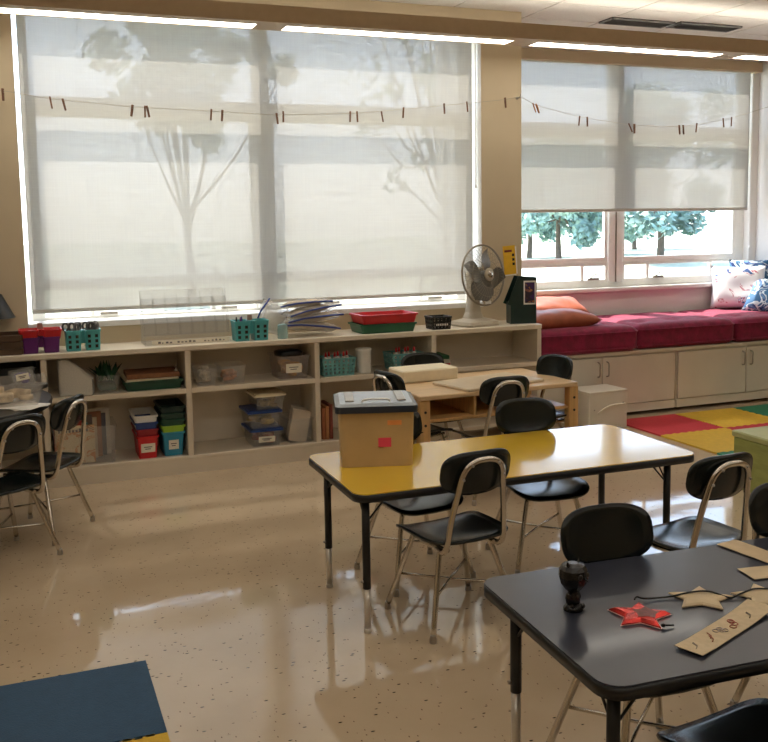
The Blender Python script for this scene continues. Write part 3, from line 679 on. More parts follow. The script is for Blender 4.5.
# ---------------------------------------------------------------- generic containers
def bin_mesh(w_, d_, h, taper=.88, th=.004, rim=.008, r=.015):
    o = [[(x*s_, y*s_, z) for x, y in rrect(w_, d_, r, 3)] for s_, z in ((taper, 0), (1, h-.012), (1, h-.012))]
    lip = [[((abs(x)+rim)*(1 if x > 0 else -1), (abs(y)+rim)*(1 if y > 0 else -1), z) for x, y in rrect(w_, d_, r, 3)] for z in (h-.012, h)]
    inn = [[(x*k, y*k, z) for x, y in rrect(w_-2*th, d_-2*th, r*.8, 3)] for k, z in ((1, h), (taper, th))]
    return MB().loft(o[:2]+lip+inn, True)
def lump(w_, d_, h, n=9, seed=0):
    r = random.Random(seed); mb = MB()
    for k in range(n):
        s_ = r.uniform(.35, .6)*min(w_, d_, h*2)*.5
        mb.rbox(s_*1.8, s_*1.5, s_*.9, s_*.3, 2, T(r.uniform(-1, 1)*(w_/2-s_), r.uniform(-1, 1)*(d_/2-s_), s_*.5+r.uniform(0, 1)*max(0, h-s_)) @ RZ(r.uniform(0, 180)))
    return mb
def tub(name, label, x0, x1, yf, d_, z, h, m_, cat='bin', lid=None, lidh=.014, contents=None, lbl=None, lw=.5, taper=.88, group=None, rz=0, cs=0, ch_=.75):
    w_ = x1-x0
    t = thing(name, label, cat, ((x0+x1)/2, yf+d_/2, z), rad(rz), group)
    part('tub', bin_mesh(w_-.016, d_-.016, h, taper), m_, t)
    if lid:
        part('lid', MB().prism(rrect(w_+.004, d_+.004, .018, 3), h+.001, h+lidh).prism(rrect(w_-.03, d_-.03, .018, 3), h+lidh, h+lidh+.004), lid, t)
    if contents: part('contents', lump(w_*taper-.03, d_*taper-.03, h*ch_, 14, cs), contents, t, (0, 0, .006))
    if lbl:
        f = MB().box(-w_*lw/2, w_*lw/2, -.0008, .0008, -h*.2, h*.2); o = part('paper_label', f, lbl, t)
        o.matrix_local = T(0, -(d_-.016)/2*(taper+(1-taper)*.5)-.0025, h*.47) @ RX(math.degrees(math.atan((d_/2)*(1-taper)/h)))
        q = MB()
        for k in range(2): q.box(-w_*lw*(.3-.08*k), w_*lw*(.28-.1*k), -.0014, -.0008, h*(.045-.09*k)-.0025, h*(.045-.09*k)+.0025)
        part('label_writing', q, M_INK, o)
    return t
ZB, ZM = .1205, .5685                                               # bottom and middle shelf tops
# bottom row, first bay: book bin and the two stacks of small bins
t = tub('book_bin', 'large clear bin full of picture books on the bottom shelf', .135, .535, 6.13, .32, ZB, .24, M_CLEAR, taper=.94)
M_COVER = print_mat('picture_book_cover', [(0, (.74, .62, .4)), (.52, (.62, .28, .12)), (.565, (.74, .62, .4)), (.6, (.42, .2, .1)), (.65, (.7, .45, .25))], 11, (.7, .6, .4))
bk = solo('picture_book', MB().bbox(-.12, .12, -.006, .006, 0, .245, .002), M_COVER, 'cream picture book with orange art at the front of the clear bin', 'book', (.275, 6.165, ZB+.006))
q = MB()
for k in range(9): q.box(-.1+.021*k, -.1+.021*k+.013, -.0068, -.006, .205, .205+(.016 if k % 3 else .022))
part('cover_title', q, M_INK, bk)
for k, (c_, h, lab) in enumerate((((.5, .08, .05), .27, 'red-orange'), ((.06, .2, .2), .25, 'teal'), ((.12, .08, .06), .29, 'dark brown'), ((.6, .5, .35), .27, 'buff'), ((.3, .12, .06), .3, 'russet'), ((.1, .1, .12), .28, 'black'), ((.65, .6, .5), .31, 'pale grey'))):
    x = .2+.03*k
    solo('picture_book', MB().bbox(-.09, .09, -.008, .008, 0, h, .002), mat('book_'+lab.replace(' ', '_').replace('-', '_'), c_, .5, var=.1), lab+' book standing behind the cream picture book in the clear bin', 'book', (x+.04, 6.2+.028*k, ZB+.006), rad(4*((k % 3)-1)))
for k, (m_, lab, rm) in enumerate(((M_RED, 'bright red bin with white label at the bottom of the short stack', M_LABEL), (mat('dark_red_plastic', (.3, .012, .02), .4, var=.05), 'dark red bin in the middle of the short stack of bins', None), (M_BLUE, 'navy bin near the top of the short stack of bins', None), (M_WHITE, 'white rimmed bin on top of the short stack', None))):
    tub('small_bin', lab, .65-.004*k, .795+.0*k, 6.115+.004*k, .29+.01*k, ZB+(.0 if k == 0 else .12+.044*(k-1)), .15 if k == 0 else .075, m_, taper=.86 if k == 0 else .94, lbl=rm, lw=.62, group='small bins stacked on the bottom shelf')
for k, (m_, lab, rm) in enumerate(((M_SKYB, 'turquoise bin with a label at the bottom of the taller stack', M_LABEL), (M_LIME, 'lime green bin nested above the turquoise bin', None), (M_GREEN, 'dark green bin third in the taller stack', None), (mat('forest_green_plastic', (.01, .05, .035), .35, var=.06), 'forest green bin fourth in the taller stack', None), (mat('black_green_plastic', (.008, .03, .024), .35, var=.06), 'blackish green bin on top of the taller stack', None))):
    tub('small_bin', lab, .812-.002*k, .965+.002*k, 6.12, .29+.01*k, ZB+(.0 if k == 0 else .128+.042*(k-1)), .16 if k == 0 else .075, m_, taper=.84 if k == 0 else .94, lbl=rm, lw=.42, group='small bins stacked on the bottom shelf')
# bottom row, second bay
tub('lidded_container', 'blue-lidded container with white label, lowest of three on the bottom shelf', 1.4, 1.63, 6.12, .3, ZB, .105, M_CLEAR, 'container', lid=M_BLUE, contents=mat('red_blue_toys', (.5, .1, .06), .5, var=.5, scale=12), lbl=M_LABEL, cs=2)
tub('lidded_container', 'blue-lidded container in the middle of the three stacked ones', 1.39, 1.63, 6.13, .3, ZB+.124, .105, M_CLEAR, 'container', lid=M_BLUE, contents=mat('yellow_brown_toys', (.4, .28, .06), .5, var=.5, scale=12), cs=3)
tub('lidded_container', 'cream-lidded container on top of the three stacked ones', 1.44, 1.66, 6.14, .28, ZB+.248, .09, M_CLEAR, 'container', lid=M_CREAM, contents=mat('green_orange_toys', (.28, .2, .08), .5, var=.6, scale=10), cs=4)
tub('paper_bin', 'clear bin of leaning papers beside the stacked containers', 1.665, 1.85, 6.12, .3, ZB, .17, M_CLEAR, taper=.94)
for k in range(6):
    o = solo('paper_folder', MB().bbox(-.065, .065, -.002, .002, 0, .215, .001), mat('folder_paper_%d' % (k % 3), ((.6, .5, .38), (.7, .6, .47), (.5, .4, .3))[k % 3], .8, var=.05), 'beige paper folder leaning in the clear bin', 'folder', group='beige folders leaning in the clear bin')
    o.matrix_world = T(1.735+.006*k, 6.165+.036*k, ZB+.006) @ RY(14) @ RX(-8)
for k, (c_, lab) in enumerate((((.4, .13, .05), 'rust'), ((.55, .24, .1), 'orange'), ((.25, .06, .04), 'maroon'))):
    solo('storybook', MB().bbox(-.012, .012, 0, .2, 0, .22+.012*k, .002), mat('storybook_'+lab, c_, .5, var=.08), lab+' storybook standing beside the upright, next to the paper bin', 'book', (1.93+.028*k, 6.16, ZB))
# middle row, first bay
def mag_file(name, label, loc, rz, m_, w_=.09, d_=.24, h=.24, pic=None):
    t = thing(name, label, 'magazine file', loc, rad(rz))
    prof = [(0, 0), (d_, 0), (d_, h), (d_*.72, h), (.012, h*.48), (0, h*.44)]
    S = Matrix(((0, 0, 1, 0), (1, 0, 0, 0), (0, 1, 0, 0), (0, 0, 0, 1)))
    part('side_panel', MB().prism(prof, -w_/2, -w_/2+.004, S), m_, t); part('side_panel', MB().prism(prof, w_/2-.004, w_/2, S), m_, t)
    part('back_panel', MB().box(-w_/2, w_/2, d_-.004, d_, 0, h), m_, t); part('front_panel', MB().box(-w_/2, w_/2, 0, .004, 0, h*.44), m_, t)
    part('base_panel', MB().box(-w_/2, w_/2, 0, d_, 0, .004), m_, t)
    return t
M_FILEC = clear('frosted_white_plastic', (.8, .76, .68), .75, .35)
mag_file('magazine_file', 'frosted white magazine file leaning beside the upright in the middle shelf', (.4, 6.15, ZM), 74, M_FILEC, .06, .2, .225)
mag_file('magazine_file', 'frosted white magazine file against the clear bin of green leaves', (.395, 6.26, ZM), 80, M_FILEC, .06, .2, .225)
t = tub('leaf_bin', 'clear bin holding dark green plastic leaves', .415, .57, 6.13, .22, ZM, .115, M_CLEAR)
lf = MB(); rr = random.Random(4)
M_LEAF = mat('dark_green_leaf', (.012, .06, .02), .5, var=.4, scale=20)
for k in range(16):
    a = rr.uniform(0, 360); Mk = T(.485+rr.uniform(-.055, .055)-.485, rr.uniform(-.06, .05), .07) @ RZ(a) @ RX(rr.uniform(-40, 25))
    part('leaf', MB().loft([[(-.003, 0, 0), (.003, 0, 0)], [(-.016, .004, .05), (.016, .004, .05)], [(-.014, .012, .08), (.014, .012, .08)], [(-.001, .03, .125), (.001, .03, .125)]], False, True, Mk, closed=False), M_LEAF, t)
part('soil_block', MB().rbox(.11, .16, .05, .02, 3, T(0, 0, .035)), M_GREEN, t)
t = thing('craft_tray', 'dark green craft tray on the middle shelf', 'tray', (.78, 6.29, ZM)); part('tray_body', bin_mesh(.36, .3, .06, .95), M_GREEN, t)
solo('cream_board', MB().bbox(-.17, .17, -.14, .14, 0, .012, .002), M_CREAM, 'cream board resting on the dark green craft tray', 'board', (.765, 6.29, ZM+.0605), rad(2))
solo('brown_board', MB().bbox(-.175, .16, -.14, .14, 0, .03, .003), mat('brown_cork', (.24, .1, .04), .7, var=.15, scale=30), 'thick brown cork board on top of the cream board', 'board', (.79, 6.295, ZM+.0745), rad(-1))
solo('steel_clip', MB().lathe([(.012, 0), (.015, .006), (.004, .014), (.004, .024), (.009, .03)], 12), M_STEEL, 'small steel clip knob standing on the brown cork board', 'clip', (.93, 6.2, ZM+.105))
# middle row, second bay
t = tub('craft_bin', 'clear craft bin of wrapped paper beside the upright', 1.045, 1.2, 6.13, .22, ZM, .115, M_CLEAR, contents=mat('pale_wrappings', (.62, .54, .42), .5, var=.3, scale=14), cs=6, ch_=.95)
t = tub('craft_bin', 'clear craft bin of orange and tan blocks', 1.215, 1.395, 6.13, .24, ZM, .12, M_CLEAR, contents=mat('orange_tan_blocks', (.6, .26, .12), .6, var=.5, scale=9), cs=7)
t = tub('labelled_bin', 'large clear bin with a paper label and orange toys', 1.6, 1.84, 6.13, .28, ZM, .16, clear('pinkish_clear_plastic', (.6, .5, .46), .2), contents=mat('orange_toys', (.7, .32, .05), .5, var=.5, scale=10), lbl=M_LABEL, lw=.46, cs=9)
solo('dark_case', MB().rbox(.17, .15, .05, .02, 3), M_BLACK, 'black case lying on top inside the labelled clear bin', 'case', (1.72, 6.28, ZM+.165), rad(12))
def basket(name, label, x0, x1, yf, d_, z, h, m_, cols=6, rows=3, cat='basket'):
    w_ = x1-x0; t = thing(name, label, cat, ((x0+x1)/2, yf+d_/2, z)); tp = .9
    # each wall is a lattice of real bars with open holes
    def wall(Mw, L, n):
        mb = MB(); z0 = .012; z1 = h-.014
        mb.box(-L/2*tp, L/2*tp, -.002, .002, 0, z0, Mw)
        def X(u, zz): return u*L/2*(tp+(1-tp)*zz/h)
        for k in range(n+1):
            u = -1+2*k/n
            u0, u1 = max(-1, u-.55/n), min(1, u+.55/n)
            mb.add([(X(u0, z0), -.002, z0), (X(u1, z0), -.002, z0), (X(u1, z1), -.002, z1), (X(u0, z1), -.002, z1), (X(u0, z0), .002, z0), (X(u1, z0), .002, z0), (X(u1, z1), .002, z1), (X(u0, z1), .002, z1)], [(3,2,1,0),(4,5,6,7),(0,1,5,4),(1,2,6,5),(2,3,7,6),(3,0,4,7)], M=Mw)
        for k in range(1, rows): 
            zz = z0+(z1-z0)*k/rows; mb.box(X(-1, zz), X(1, zz), -.0021, .0021, zz-.006, zz+.006, Mw)
        mb.bbox(-L/2-.004, L/2+.004, -.005, .004, z1, h, .002, Mw); return mb
    al = math.degrees(math.atan((1-tp)*d_/2/h)); be = math.degrees(math.atan((1-tp)*w_/2/h))
    part('front_wall', wall(T(0, -d_/2*tp, 0) @ RX(al), w_, cols), m_, t); part('back_wall', wall(T(0, d_/2*tp, 0) @ RX(-al), w_, cols), m_, t)
    part('side_wall', wall(T(-w_/2*tp, 0, 0) @ RY(-be) @ RZ(90), d_, max(3, int(cols*d_/w_))), m_, t); part('side_wall', wall(T(w_/2*tp, 0, 0) @ RY(be) @ RZ(90), d_, max(3, int(cols*d_/w_))), m_, t)
    part('basket_base', MB().box(-w_/2*tp, w_/2*tp, -d_/2*tp, d_/2*tp, 0, .004), m_, t); return t
M_TEALP = mat('pale_teal_plastic', (.16, .42, .42), .4, var=.04)
def bottle(label, x, y, z, c_, grp, cap=M_RED):
    t = thing('glue_bottle', label, 'bottle', (x, y, z), 0, grp)
    part('bottle_body', MB().lathe([(.015, 0), (.017, .005), (.017, .1), (.012, .118), (.007, .125)], 14), c_, t); part('cap', MB().lathe([(.009, .125), (.0085, .14), (.004, .158)], 10), cap, t)
basket('storage_basket', 'pale teal basket of glue bottles next to the white tub', 1.925, 2.165, 6.13, .2, ZM, .125, M_TEALP, 7, 4)
for k in range(6): bottle('white glue bottle with red cap in the pale teal basket', 1.965+.033*k, 6.19+.03*(k % 2), ZM+.005, M_WHITE, 'glue bottles in the pale teal basket')
solo('white_tub', MB().lathe([(.05, 0), (.052, .01), (.054, .15), (.057, .155), (.057, .172), (.05, .176)], 24), M_WHITE, 'white round tub between the two pale teal baskets', 'tub', (2.25, 6.2, ZM))
basket('storage_basket', 'pale teal basket of bottles behind the birch table chair', 2.45, 2.69, 6.13, .2, ZM, .125, M_TEALP, 7, 4)
for k in range(5): bottle('grey and red capped bottle in the far pale teal basket', 2.5+.035*k, 6.2+.03*(k % 2), ZM+.005, M_STEEL if k % 2 else M_WHITE, 'bottles in the far pale teal basket')
for k, (c_, lab) in enumerate((((.4, .05, .03), 'red'), ((.55, .5, .4), 'ivory'), ((.03, .12, .05), 'green'))):
    solo('workbook', MB().bbox(-.06, .06, -.11, .11, 0, .028, .003), mat('workbook_'+lab, c_, .6, var=.08), lab+' workbook lying in the bay under the fan', 'book', (2.85, 6.27, ZM+.029*k), rad(3-3*k))
basket('storage_basket', 'dim dark basket in the bay behind the round table', -.6, -.2, 6.13, .3, ZM, .16, M_EDGE, 8, 3)
tub('storage_box', 'black storage box in the bay behind the round table', -.16, .07, 6.14, .3, ZM, .2, M_BLACK, 'box')

# ---------------------------------------------------------------- on the counter
ZT = .8505
t = thing('wooden_crate', 'dark brown wooden crate at the cut-off end of the counter', 'crate', (-.16, 6.26, ZT))
M_DWOOD = mat('dark_brown_wood', (.09, .05, .025), .5, var=.2, scale=8, stretch=(.6, 6, 6))
for k in range(3):
    for sy in (-1, 1): part('slat', MB().bbox(-.16, .15, sy*.13-.006, sy*.13+.006, .002+.042*k, .04+.042*k, .002), M_DWOOD, t)
    for sx in (-1, 1): part('end_slat', MB().bbox(sx*.155-.006, sx*.155+.005, -.122, .122, .002+.042*k, .04+.042*k, .002), M_DWOOD, t)
part('crate_base', MB().box(-.148, .148, -.124, .124, 0, .008), M_DWOOD, t)
t = thing('table_lamp', 'black cone lamp cut off by the picture edge, behind the wooden crate', 'lamp', (-.17, 6.42, ZT))
part('lamp_base', MB().lathe([(.06, 0), (.06, .012), (.01, .02)], 20), M_EDGE, t); part('pole', MB().tube([(0, 0, .015), (0, 0, .4)], .007, 8), M_EDGE, t)
part('lamp_shade', MB().lathe([(.135, .21), (.06, .36)], 28, cap=False), M_EDGE, t)
def caddy(name, label, x0, x1, yc, z, h, m_, holes, group='divided craft caddies on the counter', handle=None, d_=.15):
    w_ = x1-x0; t = thing(name, label, 'caddy', ((x0+x1)/2, yc, z), 0, group)
    for sx in (-1, 1):
        cw = w_*.46
        if not holes: part('cup', bin_mesh(cw-.008, d_, h, .86, .004, .003), m_, t, (sx*w_*.26, 0, 0))
        else:
            c = part('cup', bin_mesh(cw-.008, d_, h, .9, .004, .003), m_, t, (sx*w_*.26, 0, 0))
            for i in range(2):
                for j in range(3):
                    hx = (i-.5)*cw*.42; hz = h*(.2+.25*j); yy = -(d_/2)*(.9+.1*hz/h)
                    part('square_hole', MB().box(hx-cw*.085, hx+cw*.085, yy-.0035, yy-.0005, hz-h*.075, hz+h*.075), M_DARK, c)
    part('divider', MB().box(-w_*.07, w_*.07, -d_*.3, d_*.3, h*.35, h*.98), m_, t)
    hh = h+.035
    part('handle', MB().loft([[(-.018, -.006, h*.9), (.018, -.006, h*.9), (.018, .006, h*.9), (-.018, .006, h*.9)], [(-.014, -.006, hh), (.014, -.006, hh), (.014, .006, hh), (-.014, .006, hh)]]) if not handle else MB().tube(smoothpath([(-w_*.46, 0, h), (-w_*.35, 0, h+.055), (0, 0, h+.075), (w_*.35, 0, h+.055), (w_*.46, 0, h)], 5), .006, 8), handle or mat('pinkish_handle', (.42, .25, .2), .5, var=.05), t)
    return t
caddy('craft_caddy', 'purple divided caddy under the red one at the end of the counter', -.015, .222, 6.22, ZT, .1, M_PURP, False)
caddy('craft_caddy', 'red divided caddy nested on the purple one', -.028, .235, 6.22, ZT+.085, .062, M_RED, False, d_=.165)
caddy('craft_caddy', 'teal caddy with square holes and clear arched handle full of scissors', .243, .468, 6.225, ZT, .13, M_TEAL, True, handle=M_ACRYL)
M_SCI = mat('grey_scissor_grip', (.12, .11, .11), .4, var=.2)
for k, (x, y, a) in enumerate(((.275, 6.22, -12), (.31, 6.235, 20), (.33, 6.2, 60), (.395, 6.22, -25), (.42, 6.24, 15), (.44, 6.205, 70))):
    t = thing('scissors', 'grey handled scissors standing in the teal caddy', 'scissors', (x, y, ZT+.02), rad(a), 'scissors in the teal caddy')
    part('blade_pair', MB().bbox(-.006, .006, -.0015, .0015, 0, .1, .0008), M_STEEL, t)
    for sx in (-1, 1): part('grip', MB().tube([(sx*.02+.018*math.cos(q), .002*sx, .128+.024*math.sin(q)) for q in [2*PI*i/14 for i in range(14)]], .0065, 7, closed=True), M_SCI, t)
# clear acrylic card rack
t = thing('acrylic_rack', 'clear acrylic rack with two rows of pockets before the blind', 'rack', (1.02, 6.3, ZT))
part('base_panel', MB().box(-.28, .28, -.12, .12, 0, .004), M_ACRYL, t); part('back_panel', MB().box(-.28, .28, .1, .104, .004, .35), M_ACRYL, t)
for row, (y, z, h) in enumerate(((-.03, .06, .09), (.06, .21, .09))):
    part('front_panel', MB().box(-.28, .28, y-.05, y-.047, z, z+h), M_ACRYL, t); part('ledge', MB().box(-.28, .28, y-.05, y+.04, z, z+.003), M_ACRYL, t)
    for k in range(8):
        x = -.28+.08*k
        part('pocket_divider', MB().add([(x-.0015, y-.05, z), (x+.0015, y-.05, z), (x+.0015, y+.04, z), (x-.0015, y+.04, z), (x-.0015, y-.05, z+h*.7), (x+.0015, y-.05, z+h*.7), (x+.0015, y+.04, z+h*1.35), (x-.0015, y+.04, z+h*1.35)], [(3,2,1,0),(4,5,6,7),(0,1,5,4),(1,2,6,5),(2,3,7,6),(3,0,4,7)]), M_ACRYL, t)
for sx in (-1, 1): part('side_panel', MB().prism([(-.12, 0), (.104, 0), (.104, .35), (.03, .35), (-.12, .08)], -.002, .002, T(sx*.28, 0, 0) @ Matrix(((0, 0, 1, 0), (1, 0, 0, 0), (0, 1, 0, 0), (0, 0, 0, 1)))), M_ACRYL, t)
q = MB()
rr = random.Random(2)
for k in range(18):
    if k in (4, 10, 11): continue
    x = -.2+.025*k; q.box(x, x+rr.uniform(.008, .018), -.1222, -.1212, .012, .012+rr.uniform(.006, .013))
part('name_strip', MB().box(-.24, .27, -.1212, -.12, .004, .032), M_LABEL, t); part('strip_writing', q, M_INK, t)
caddy('craft_caddy', 'teal caddy with square holes holding a few pens beside the zip bags', 1.315, 1.56, 6.21, ZT, .135, M_TEAL, True)
for k, (x, y, c_) in enumerate(((1.345, 6.2, M_EDGE), (1.385, 6.22, M_BLUE), (1.43, 6.215, M_TEAL), (1.37, 6.19, M_PURP))):
    solo('marker_pen', MB().lathe([(.005, 0), (.006, .002), (.006, .13), (.004, .15)], 10), c_, ('black', 'blue', 'teal', 'purple')[k]+' marker standing in the teal caddy beside the zip bags', 'pen', (x, y, ZT+.01), 0, 'markers in the teal caddy')
M_ZIP = mat('blue_zip_strip', (.02, .06, .33), .4, var=.05)
bags = [(1.86, 6.29, ZT+.066, 4, 6, .42, .24, .075, 'at the bottom of the pile'), (1.9, 6.27, ZT+.125, -5, -6, .4, .22, .06, 'second from the bottom of the pile'), (1.88, 6.28, ZT+.178, 8, -9, .4, .22, .055, 'third in the pile'), (1.84, 6.29, ZT+.225, -3, -4, .38, .2, .05, 'on top of the pile')]
for k, (x, y, z, rz, ry, w_, h, th, lab) in enumerate(bags):
    t = thing('zip_bag', 'clear zip bag with blue seal '+lab, 'bag', (x, y, z), 0, 'zip bags piled on the counter')
    Mk = RZ(rz) @ RY(ry)
    mbp = pillow_mesh(w_, h, th, 10, 20+k); b_ = part('bag_film', mbp, M_BAG, t); b_.matrix_local = Mk
    c_ = part('contents', pillow_mesh(w_*.75, h*.75, th*.8, 8, 40+k), M_BEIGE, t); c_.matrix_local = Mk
    z_ = part('zip_seal', MB().tube([(-w_*.48, -h*.5, .0), (-w_*.2, -h*.52, .012), (w_*.15, -h*.52, .01), (w_*.5, -h*.5, 0)], .0065, 6), M_ZIP, t); z_.matrix_local = Mk
t = thing('zip_bag', 'clear zip bag standing upright with its blue seal slanting', 'bag', (1.64, 6.34, ZT+.012), 0, 'zip bags piled on the counter')
b_ = part('bag_film', pillow_mesh(.2, .24, .06, 10, 50), M_BAG, t); b_.matrix_local = T(0, 0, .115) @ RY(14) @ RX(80)
z_ = part('zip_seal', MB().tube([(-.13, -.03, .1), (-.1, -.03, .17), (-.03, -.02, .255)], .006, 6), M_ZIP, t)
solo('small_jar', MB().lathe([(.035, 0), (.037, .004), (.037, .09), (.03, .1)], 18), clear('teal_clear', (.3, .5, .5), .5), 'small clear teal jar at the end of the zip bag pile', 'jar', (1.655, 6.17, ZT))
for k, (m_, lab) in enumerate(((mat('bottle_green_plastic', (.02, .12, .06), .35, var=.05), 'bottle green letter tray under the red one'), (M_RED, 'red letter tray stacked on the green one'))):
    t = thing('letter_tray', lab, 'tray', (2.42+.01*k, 6.26, ZT+.066*k), rad(1), 'letter trays on the counter'); part('tray_body', bin_mesh(.42, .26, .065, .93), m_, t)
t = basket('black_basket', 'small black basket with white writing beside the fan', 2.76, 2.91, 6.13, .14, ZT, .095, M_EDGE, 5, 3)
q = MB()
for k in range(7): q.box(-.05+.014*k, -.042+.014*k, -.0795, -.0785, .03, .044)
part('white_writing', q, M_WHITE, t)
t = thing('yellow_notice', 'yellow card pinned to the pier beside the fan', 'notice', (3.6, 6.497, 1.21), 0)
part('card', MB().box(-.055, .05, -.006, 0, 0, .225, RY(-4)), mat('yellow_card', (.85, .5, .03), .5, var=.05), t)
part('card_edge', MB().box(.05, .062, -.005, 0, 0, .215, RY(-4)).box(-.055, .05, -.005, 0, -.01, 0, RY(-4)), M_WHITE, t)
part('printed_band', MB().box(-.045, .02, -.0072, -.006, .175, .192, RY(-4)), mat('maroon_print', (.2, .03, .03), .5, var=.1), t)
for k in range(3): part('printed_mark', MB().box(.02, .04, -.0072, -.006, .07+.035*k, .09+.035*k, RY(-4)), M_EDGE, t)
M_HOLD = mat('dark_green_card', (.008, .028, .025), .35, var=.08)
t = thing('file_holder', 'dark green file holder with a framed picture beside the fan', 'file holder', (3.555, 6.25, ZT), rad(-14))
S2 = Matrix(((1, 0, 0, 0), (0, 0, 1, 0), (0, 1, 0, 0), (0, 0, 0, 1)))
pr_ = [(-.1, 0), (.1, 0), (.1, .345), (-.04, .36), (-.125, .15), (-.1, .14)]
part('front_panel', MB().prism(pr_, -.065, -.06, S2), M_HOLD, t); part('rear_panel', MB().prism(pr_, .06, .065, S2), M_HOLD, t)
part('side_panel', MB().box(.095, .1, -.06, .06, 0, .35), M_HOLD, t); part('base_panel', MB().box(-.1, .095, -.06, .06, 0, .005), M_HOLD, t); part('short_side_panel', MB().box(-.1, -.095, -.06, .06, .005, .16), M_HOLD, t)
pc = part('picture', MB().box(.0, .095, -.0675, -.0655, .145, .325), M_WHITE, t)
part('picture_print', MB().box(.01, .085, -.069, -.0676, .157, .313), print_mat('dark_portrait_print', [(0, (.05, .02, .1)), (.5, (.03, .02, .04)), (.58, (.4, .16, .08)), (.66, (.05, .02, .09))], 14, (.05, .02, .08)), pc)

# ---------------------------------------------------------------- clear bin and papers on the round table
tub('clear_bin', 'clear plastic bin on the round black table', -.36, .1, 5.1, .34, .7005, .125, clear('cloudy_plastic', (.75, .7, .64), .18), contents=M_BEIGE, cs=21, taper=.84)
t = tub('purple_container', 'clear container with purple contents tilted in the bin on the round table', -.07, .06, 5.22, .13, .79, .085, M_CLEAR, 'container', contents=mat('purple_toys', (.12, .08, .3), .5, var=.3), lbl=M_LABEL, cs=22)
t.rotation_euler = (rad(-14), rad(-8), 0)
solo('black_binder', MB().bbox(-.1, .1, -.13, .13, 0, .03, .004), M_BLACK, 'black binder lying on the edge of the round table', 'binder', (-.03, 5.66, .7005), rad(-30))
for k in range(3):
    solo('loose_paper', MB().bbox(-.09, .09, -.11, .11, 0, .0015, .0005), M_PAPER, 'loose white sheet on the edge of the round table', 'paper', (-.02, 5.17-.014*k, .7005+.0018*k), rad(25+14*k), 'loose sheets on the round table')

# ---------------------------------------------------------------- string with clothespins
PINS = [(-.034, 2.459), (.248, 2.419), (.327, 2.409), (.75, 2.383), (.834, 2.379), (.853, 2.38), (1.272, 2.371), (1.347, 2.367), (1.732, 2.357), (1.776, 2.371), (2.271, 2.385), (2.325, 2.386), (2.518, 2.391), (2.684, 2.424), (3.015, 2.463), (3.205, 2.483), (3.529, 2.523)]
PINS2 = [(3.782, 2.493), (3.81, 2.488), (4.19, 2.404), (4.264, 2.398), (4.673, 2.361), (4.712, 2.354), (5.159, 2.355), (5.199, 2.356), (5.332, 2.375), (5.612, 2.423), (5.697, 2.434)]
YP = 6.445
M_CORD = mat('grey_string', (.45, .4, .32), .8, var=.05); M_PIN = mat('dark_clothespin_wood', (.16, .07, .035), .6, var=.15, scale=30)
M_PIN2 = mat('light_clothespin_wood', (.42, .2, .08), .6, var=.1)
s1 = [(-1.2, 2.53)]+[PINS[i] for i in (0, 1, 3, 6, 8, 11, 13, 14, 15)]+[(3.529, 2.523), (3.66, 2.55)]
solo('clothes_line', MB().tube([(x, YP, z+.026) for x, z in s1], .0018, 5), M_CORD, 'thin string of clothespins stretched across the wide window', 'string')
s2 = [(3.66, 2.55), (3.79, 2.49), (4.19, 2.41), (4.69, 2.357), (5.18, 2.355), (5.332, 2.375), (5.65, 2.428), (6.094, 2.545), (6.78, 2.72)]
solo('clothes_line', MB().tube([(x, YP, z+.026) for x, z in s2], .0018, 5), M_CORD, 'thin string of clothespins stretched across the window seat alcove', 'string')
solo('wall_hook', MB().tube(smoothpath([(0, .055, 0), (0, .01, 0), (0, 0, .01), (0, -.004, .024)], 4), .003, 6).lathe([(.012, 0), (.012, .004)], 12, T(0, .054, 0) @ RX(90)), M_STEEL, 'small metal hook on the pier where the strings meet', 'hook', (3.66, YP, 2.57))
pm = MB()
for s_ in (-1, 1): pm.loft([[(s_*.001, -.005, -.04), (s_*.006, -.005, -.04), (s_*.006, .005, -.04), (s_*.001, .005, -.04)], [(s_*.0006, -.005, .01), (s_*.0085, -.005, .01), (s_*.0085, .005, .01), (s_*.0006, .005, .01)], [(s_*.005, -.005, .036), (s_*.008, -.005, .036), (s_*.008, .005, .036), (s_*.005, .005, .036)]])
pme = pm.mesh('clothespin', M_PIN); spm = MB().tube([(.006*math.cos(a), .0075*math.sin(a), .012) for a in [2*PI*k/10 for k in range(10)]], .0015, 5, closed=True).mesh('spring', M_STEEL)
pme2 = pme.copy(); pme2.materials[0] = M_PIN2
rr = random.Random(9)
def pin(x, z, tilt, lab, grp, me=pme):
    o = tag(link('clothespin', me), lab, 'clothespin', grp); o.matrix_world = T(x, YP, z+.004) @ RY(tilt) @ RZ(rr.uniform(50, 90))
    link('spring', spm, o)
for k, (x, z) in enumerate(PINS): pin(x, z, rr.uniform(-12, 12), 'wooden clothespin clipped on the string across the wide window', 'clothespins on the wide window string')
for k, (x, z) in enumerate(PINS2):
    if k < 2: pin(x, z, -22, 'pale wooden clothespin of the slanted pair beside the pier', 'pale clothespins beside the pier', pme2)
    else: pin(x, z, rr.uniform(-8, 8) if k != 4 else -28, 'wooden clothespin clipped on the string across the alcove', 'clothespins on the alcove string')

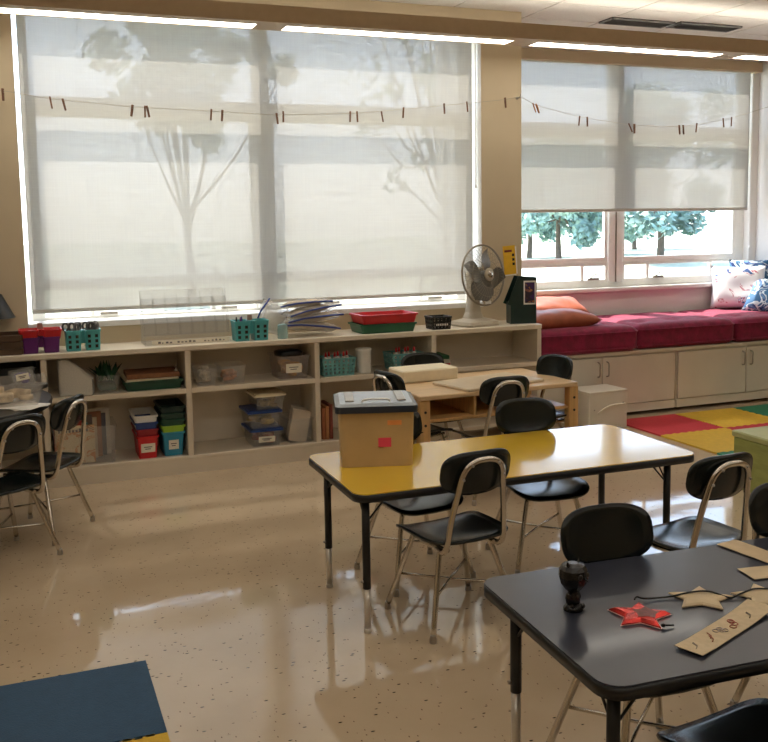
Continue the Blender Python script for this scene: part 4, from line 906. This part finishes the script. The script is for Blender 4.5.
# ---------------------------------------------------------------- outdoors
GZ = -.45
struct('ground_outside', MB().box(-60, 120, 7.6, 160, GZ-.1, GZ), mat('sunny_grass', (.46, .48, .36), .9, var=.25, scale=.15))
solo('walkway', MB().box(-40, 90, -1.5, 1.5, 0, .02), mat('pale_concrete', (.72, .7, .66), .85, var=.06, scale=1), 'pale concrete path outside across the lawn', 'path', (0, 20, GZ))
M_CROWN = mat('tree_leaves', (.3, .44, .38), .7, var=.35, scale=1.5); M_TRUNK = mat('tree_bark', (.16, .12, .09), .9, var=.2, scale=4)
def crown_mesh(R, hh, n, seed, zb):
    r = random.Random(seed); vs = []; fs = []
    cl = [(r.gauss(0, .42)*R, r.gauss(0, .42)*R, zb+hh*r.uniform(.08, .95), r.uniform(.25, .5)*R*.7) for _ in range(26)]
    for _ in range(n):
        c = r.choice(cl); d = Vector((r.gauss(0, 1), r.gauss(0, 1), r.gauss(0, 1))).normalized()*c[3]*r.uniform(.4, 1)
        p = Vector(c[:3])+d; s_ = r.uniform(.1, .24); a = Vector((r.gauss(0, 1), r.gauss(0, 1), r.gauss(0, 1))).normalized(); b = a.orthogonal().normalized(); o = len(vs)
        vs += [tuple(p-a*s_), tuple(p+b*s_*.55), tuple(p+a*s_), tuple(p-b*s_*.55)]; fs.append((o, o+1, o+2, o+3))
    return MB().add(vs, fs), cl
protos = []
for k in range(4):
    zb = (1.2, 4.4, .9, 2.2)[k]; cm, cl = crown_mesh((2.8, 2.1, 3.0, 2.6)[k], (5.5, 4.5, 5, 7)[k], (6500, 4500, 6500, 500)[k], 60+k, zb)
    tk = MB().tube(smoothpath([(0, 0, 0), (.05, .02, 1), (-.03, .05, 2.2), (.04, 0, 4.2)], 4), .16, 9, r2=.05)
    for c in cl[:26 if k == 3 else 14]: tk.tube(smoothpath([(0, 0, 1.7+.1*cl.index(c)), (c[0]*.5, c[1]*.5, (1.9+c[2])/2), (c[0], c[1], c[2])], 4), .05, 6, r2=.012)
    protos.append((cm.mesh('crown', M_CROWN), tk.mesh('trunk', M_TRUNK)))
TREES = [(30, 38.8, 0, 1.3, 'spreading tree standing behind the middle of the alcove window'), (26.3, 42.3, 2, 1.1, 'slim tree on the lawn behind the desk fan end of the alcove window'), (36, 52, 2, 1.1, 'broad tree further back on the lawn, right of the slim tree'),
         (46, 48, 1, 1.0, 'young upright tree at the sunny end of the lawn'), (29, 50, 0, 1.1, 'leafy tree behind the slim tree'),
         (4.4, 26, 1, .95, 'tall tree whose branches show through the wide blind'), (14, 30, 3, 1.15, 'nearly bare branching tree showing through the wide blind near the pier'), (44, 60, 0, 1.2, 'distant round tree far back on the lawn')]
for k, (x, y, p_, s_, lab) in enumerate(TREES):
    t = thing('tree', lab, 'tree', (x, y, GZ), k*1.3, 'trees on the lawn outside'); t.scale = (s_, s_, s_)
    c_ = link('crown', protos[p_][0], t); c_['kind'] = 'stuff'; link('trunk', protos[p_][1], t)
t = thing('lawn_fence', 'low pale rail fence on the lawn outside', 'fence', (16, 15, GZ))
for k in range(15): part('fence_post', MB().box(-.05, .05, -.05, .05, 0, .75), M_FRAME, t, (-14+2*k, 0, 0))
for z in (.3, .6): part('fence_rail', MB().box(-14, 14, -.03, .03, z-.04, z+.04), M_FRAME, t)
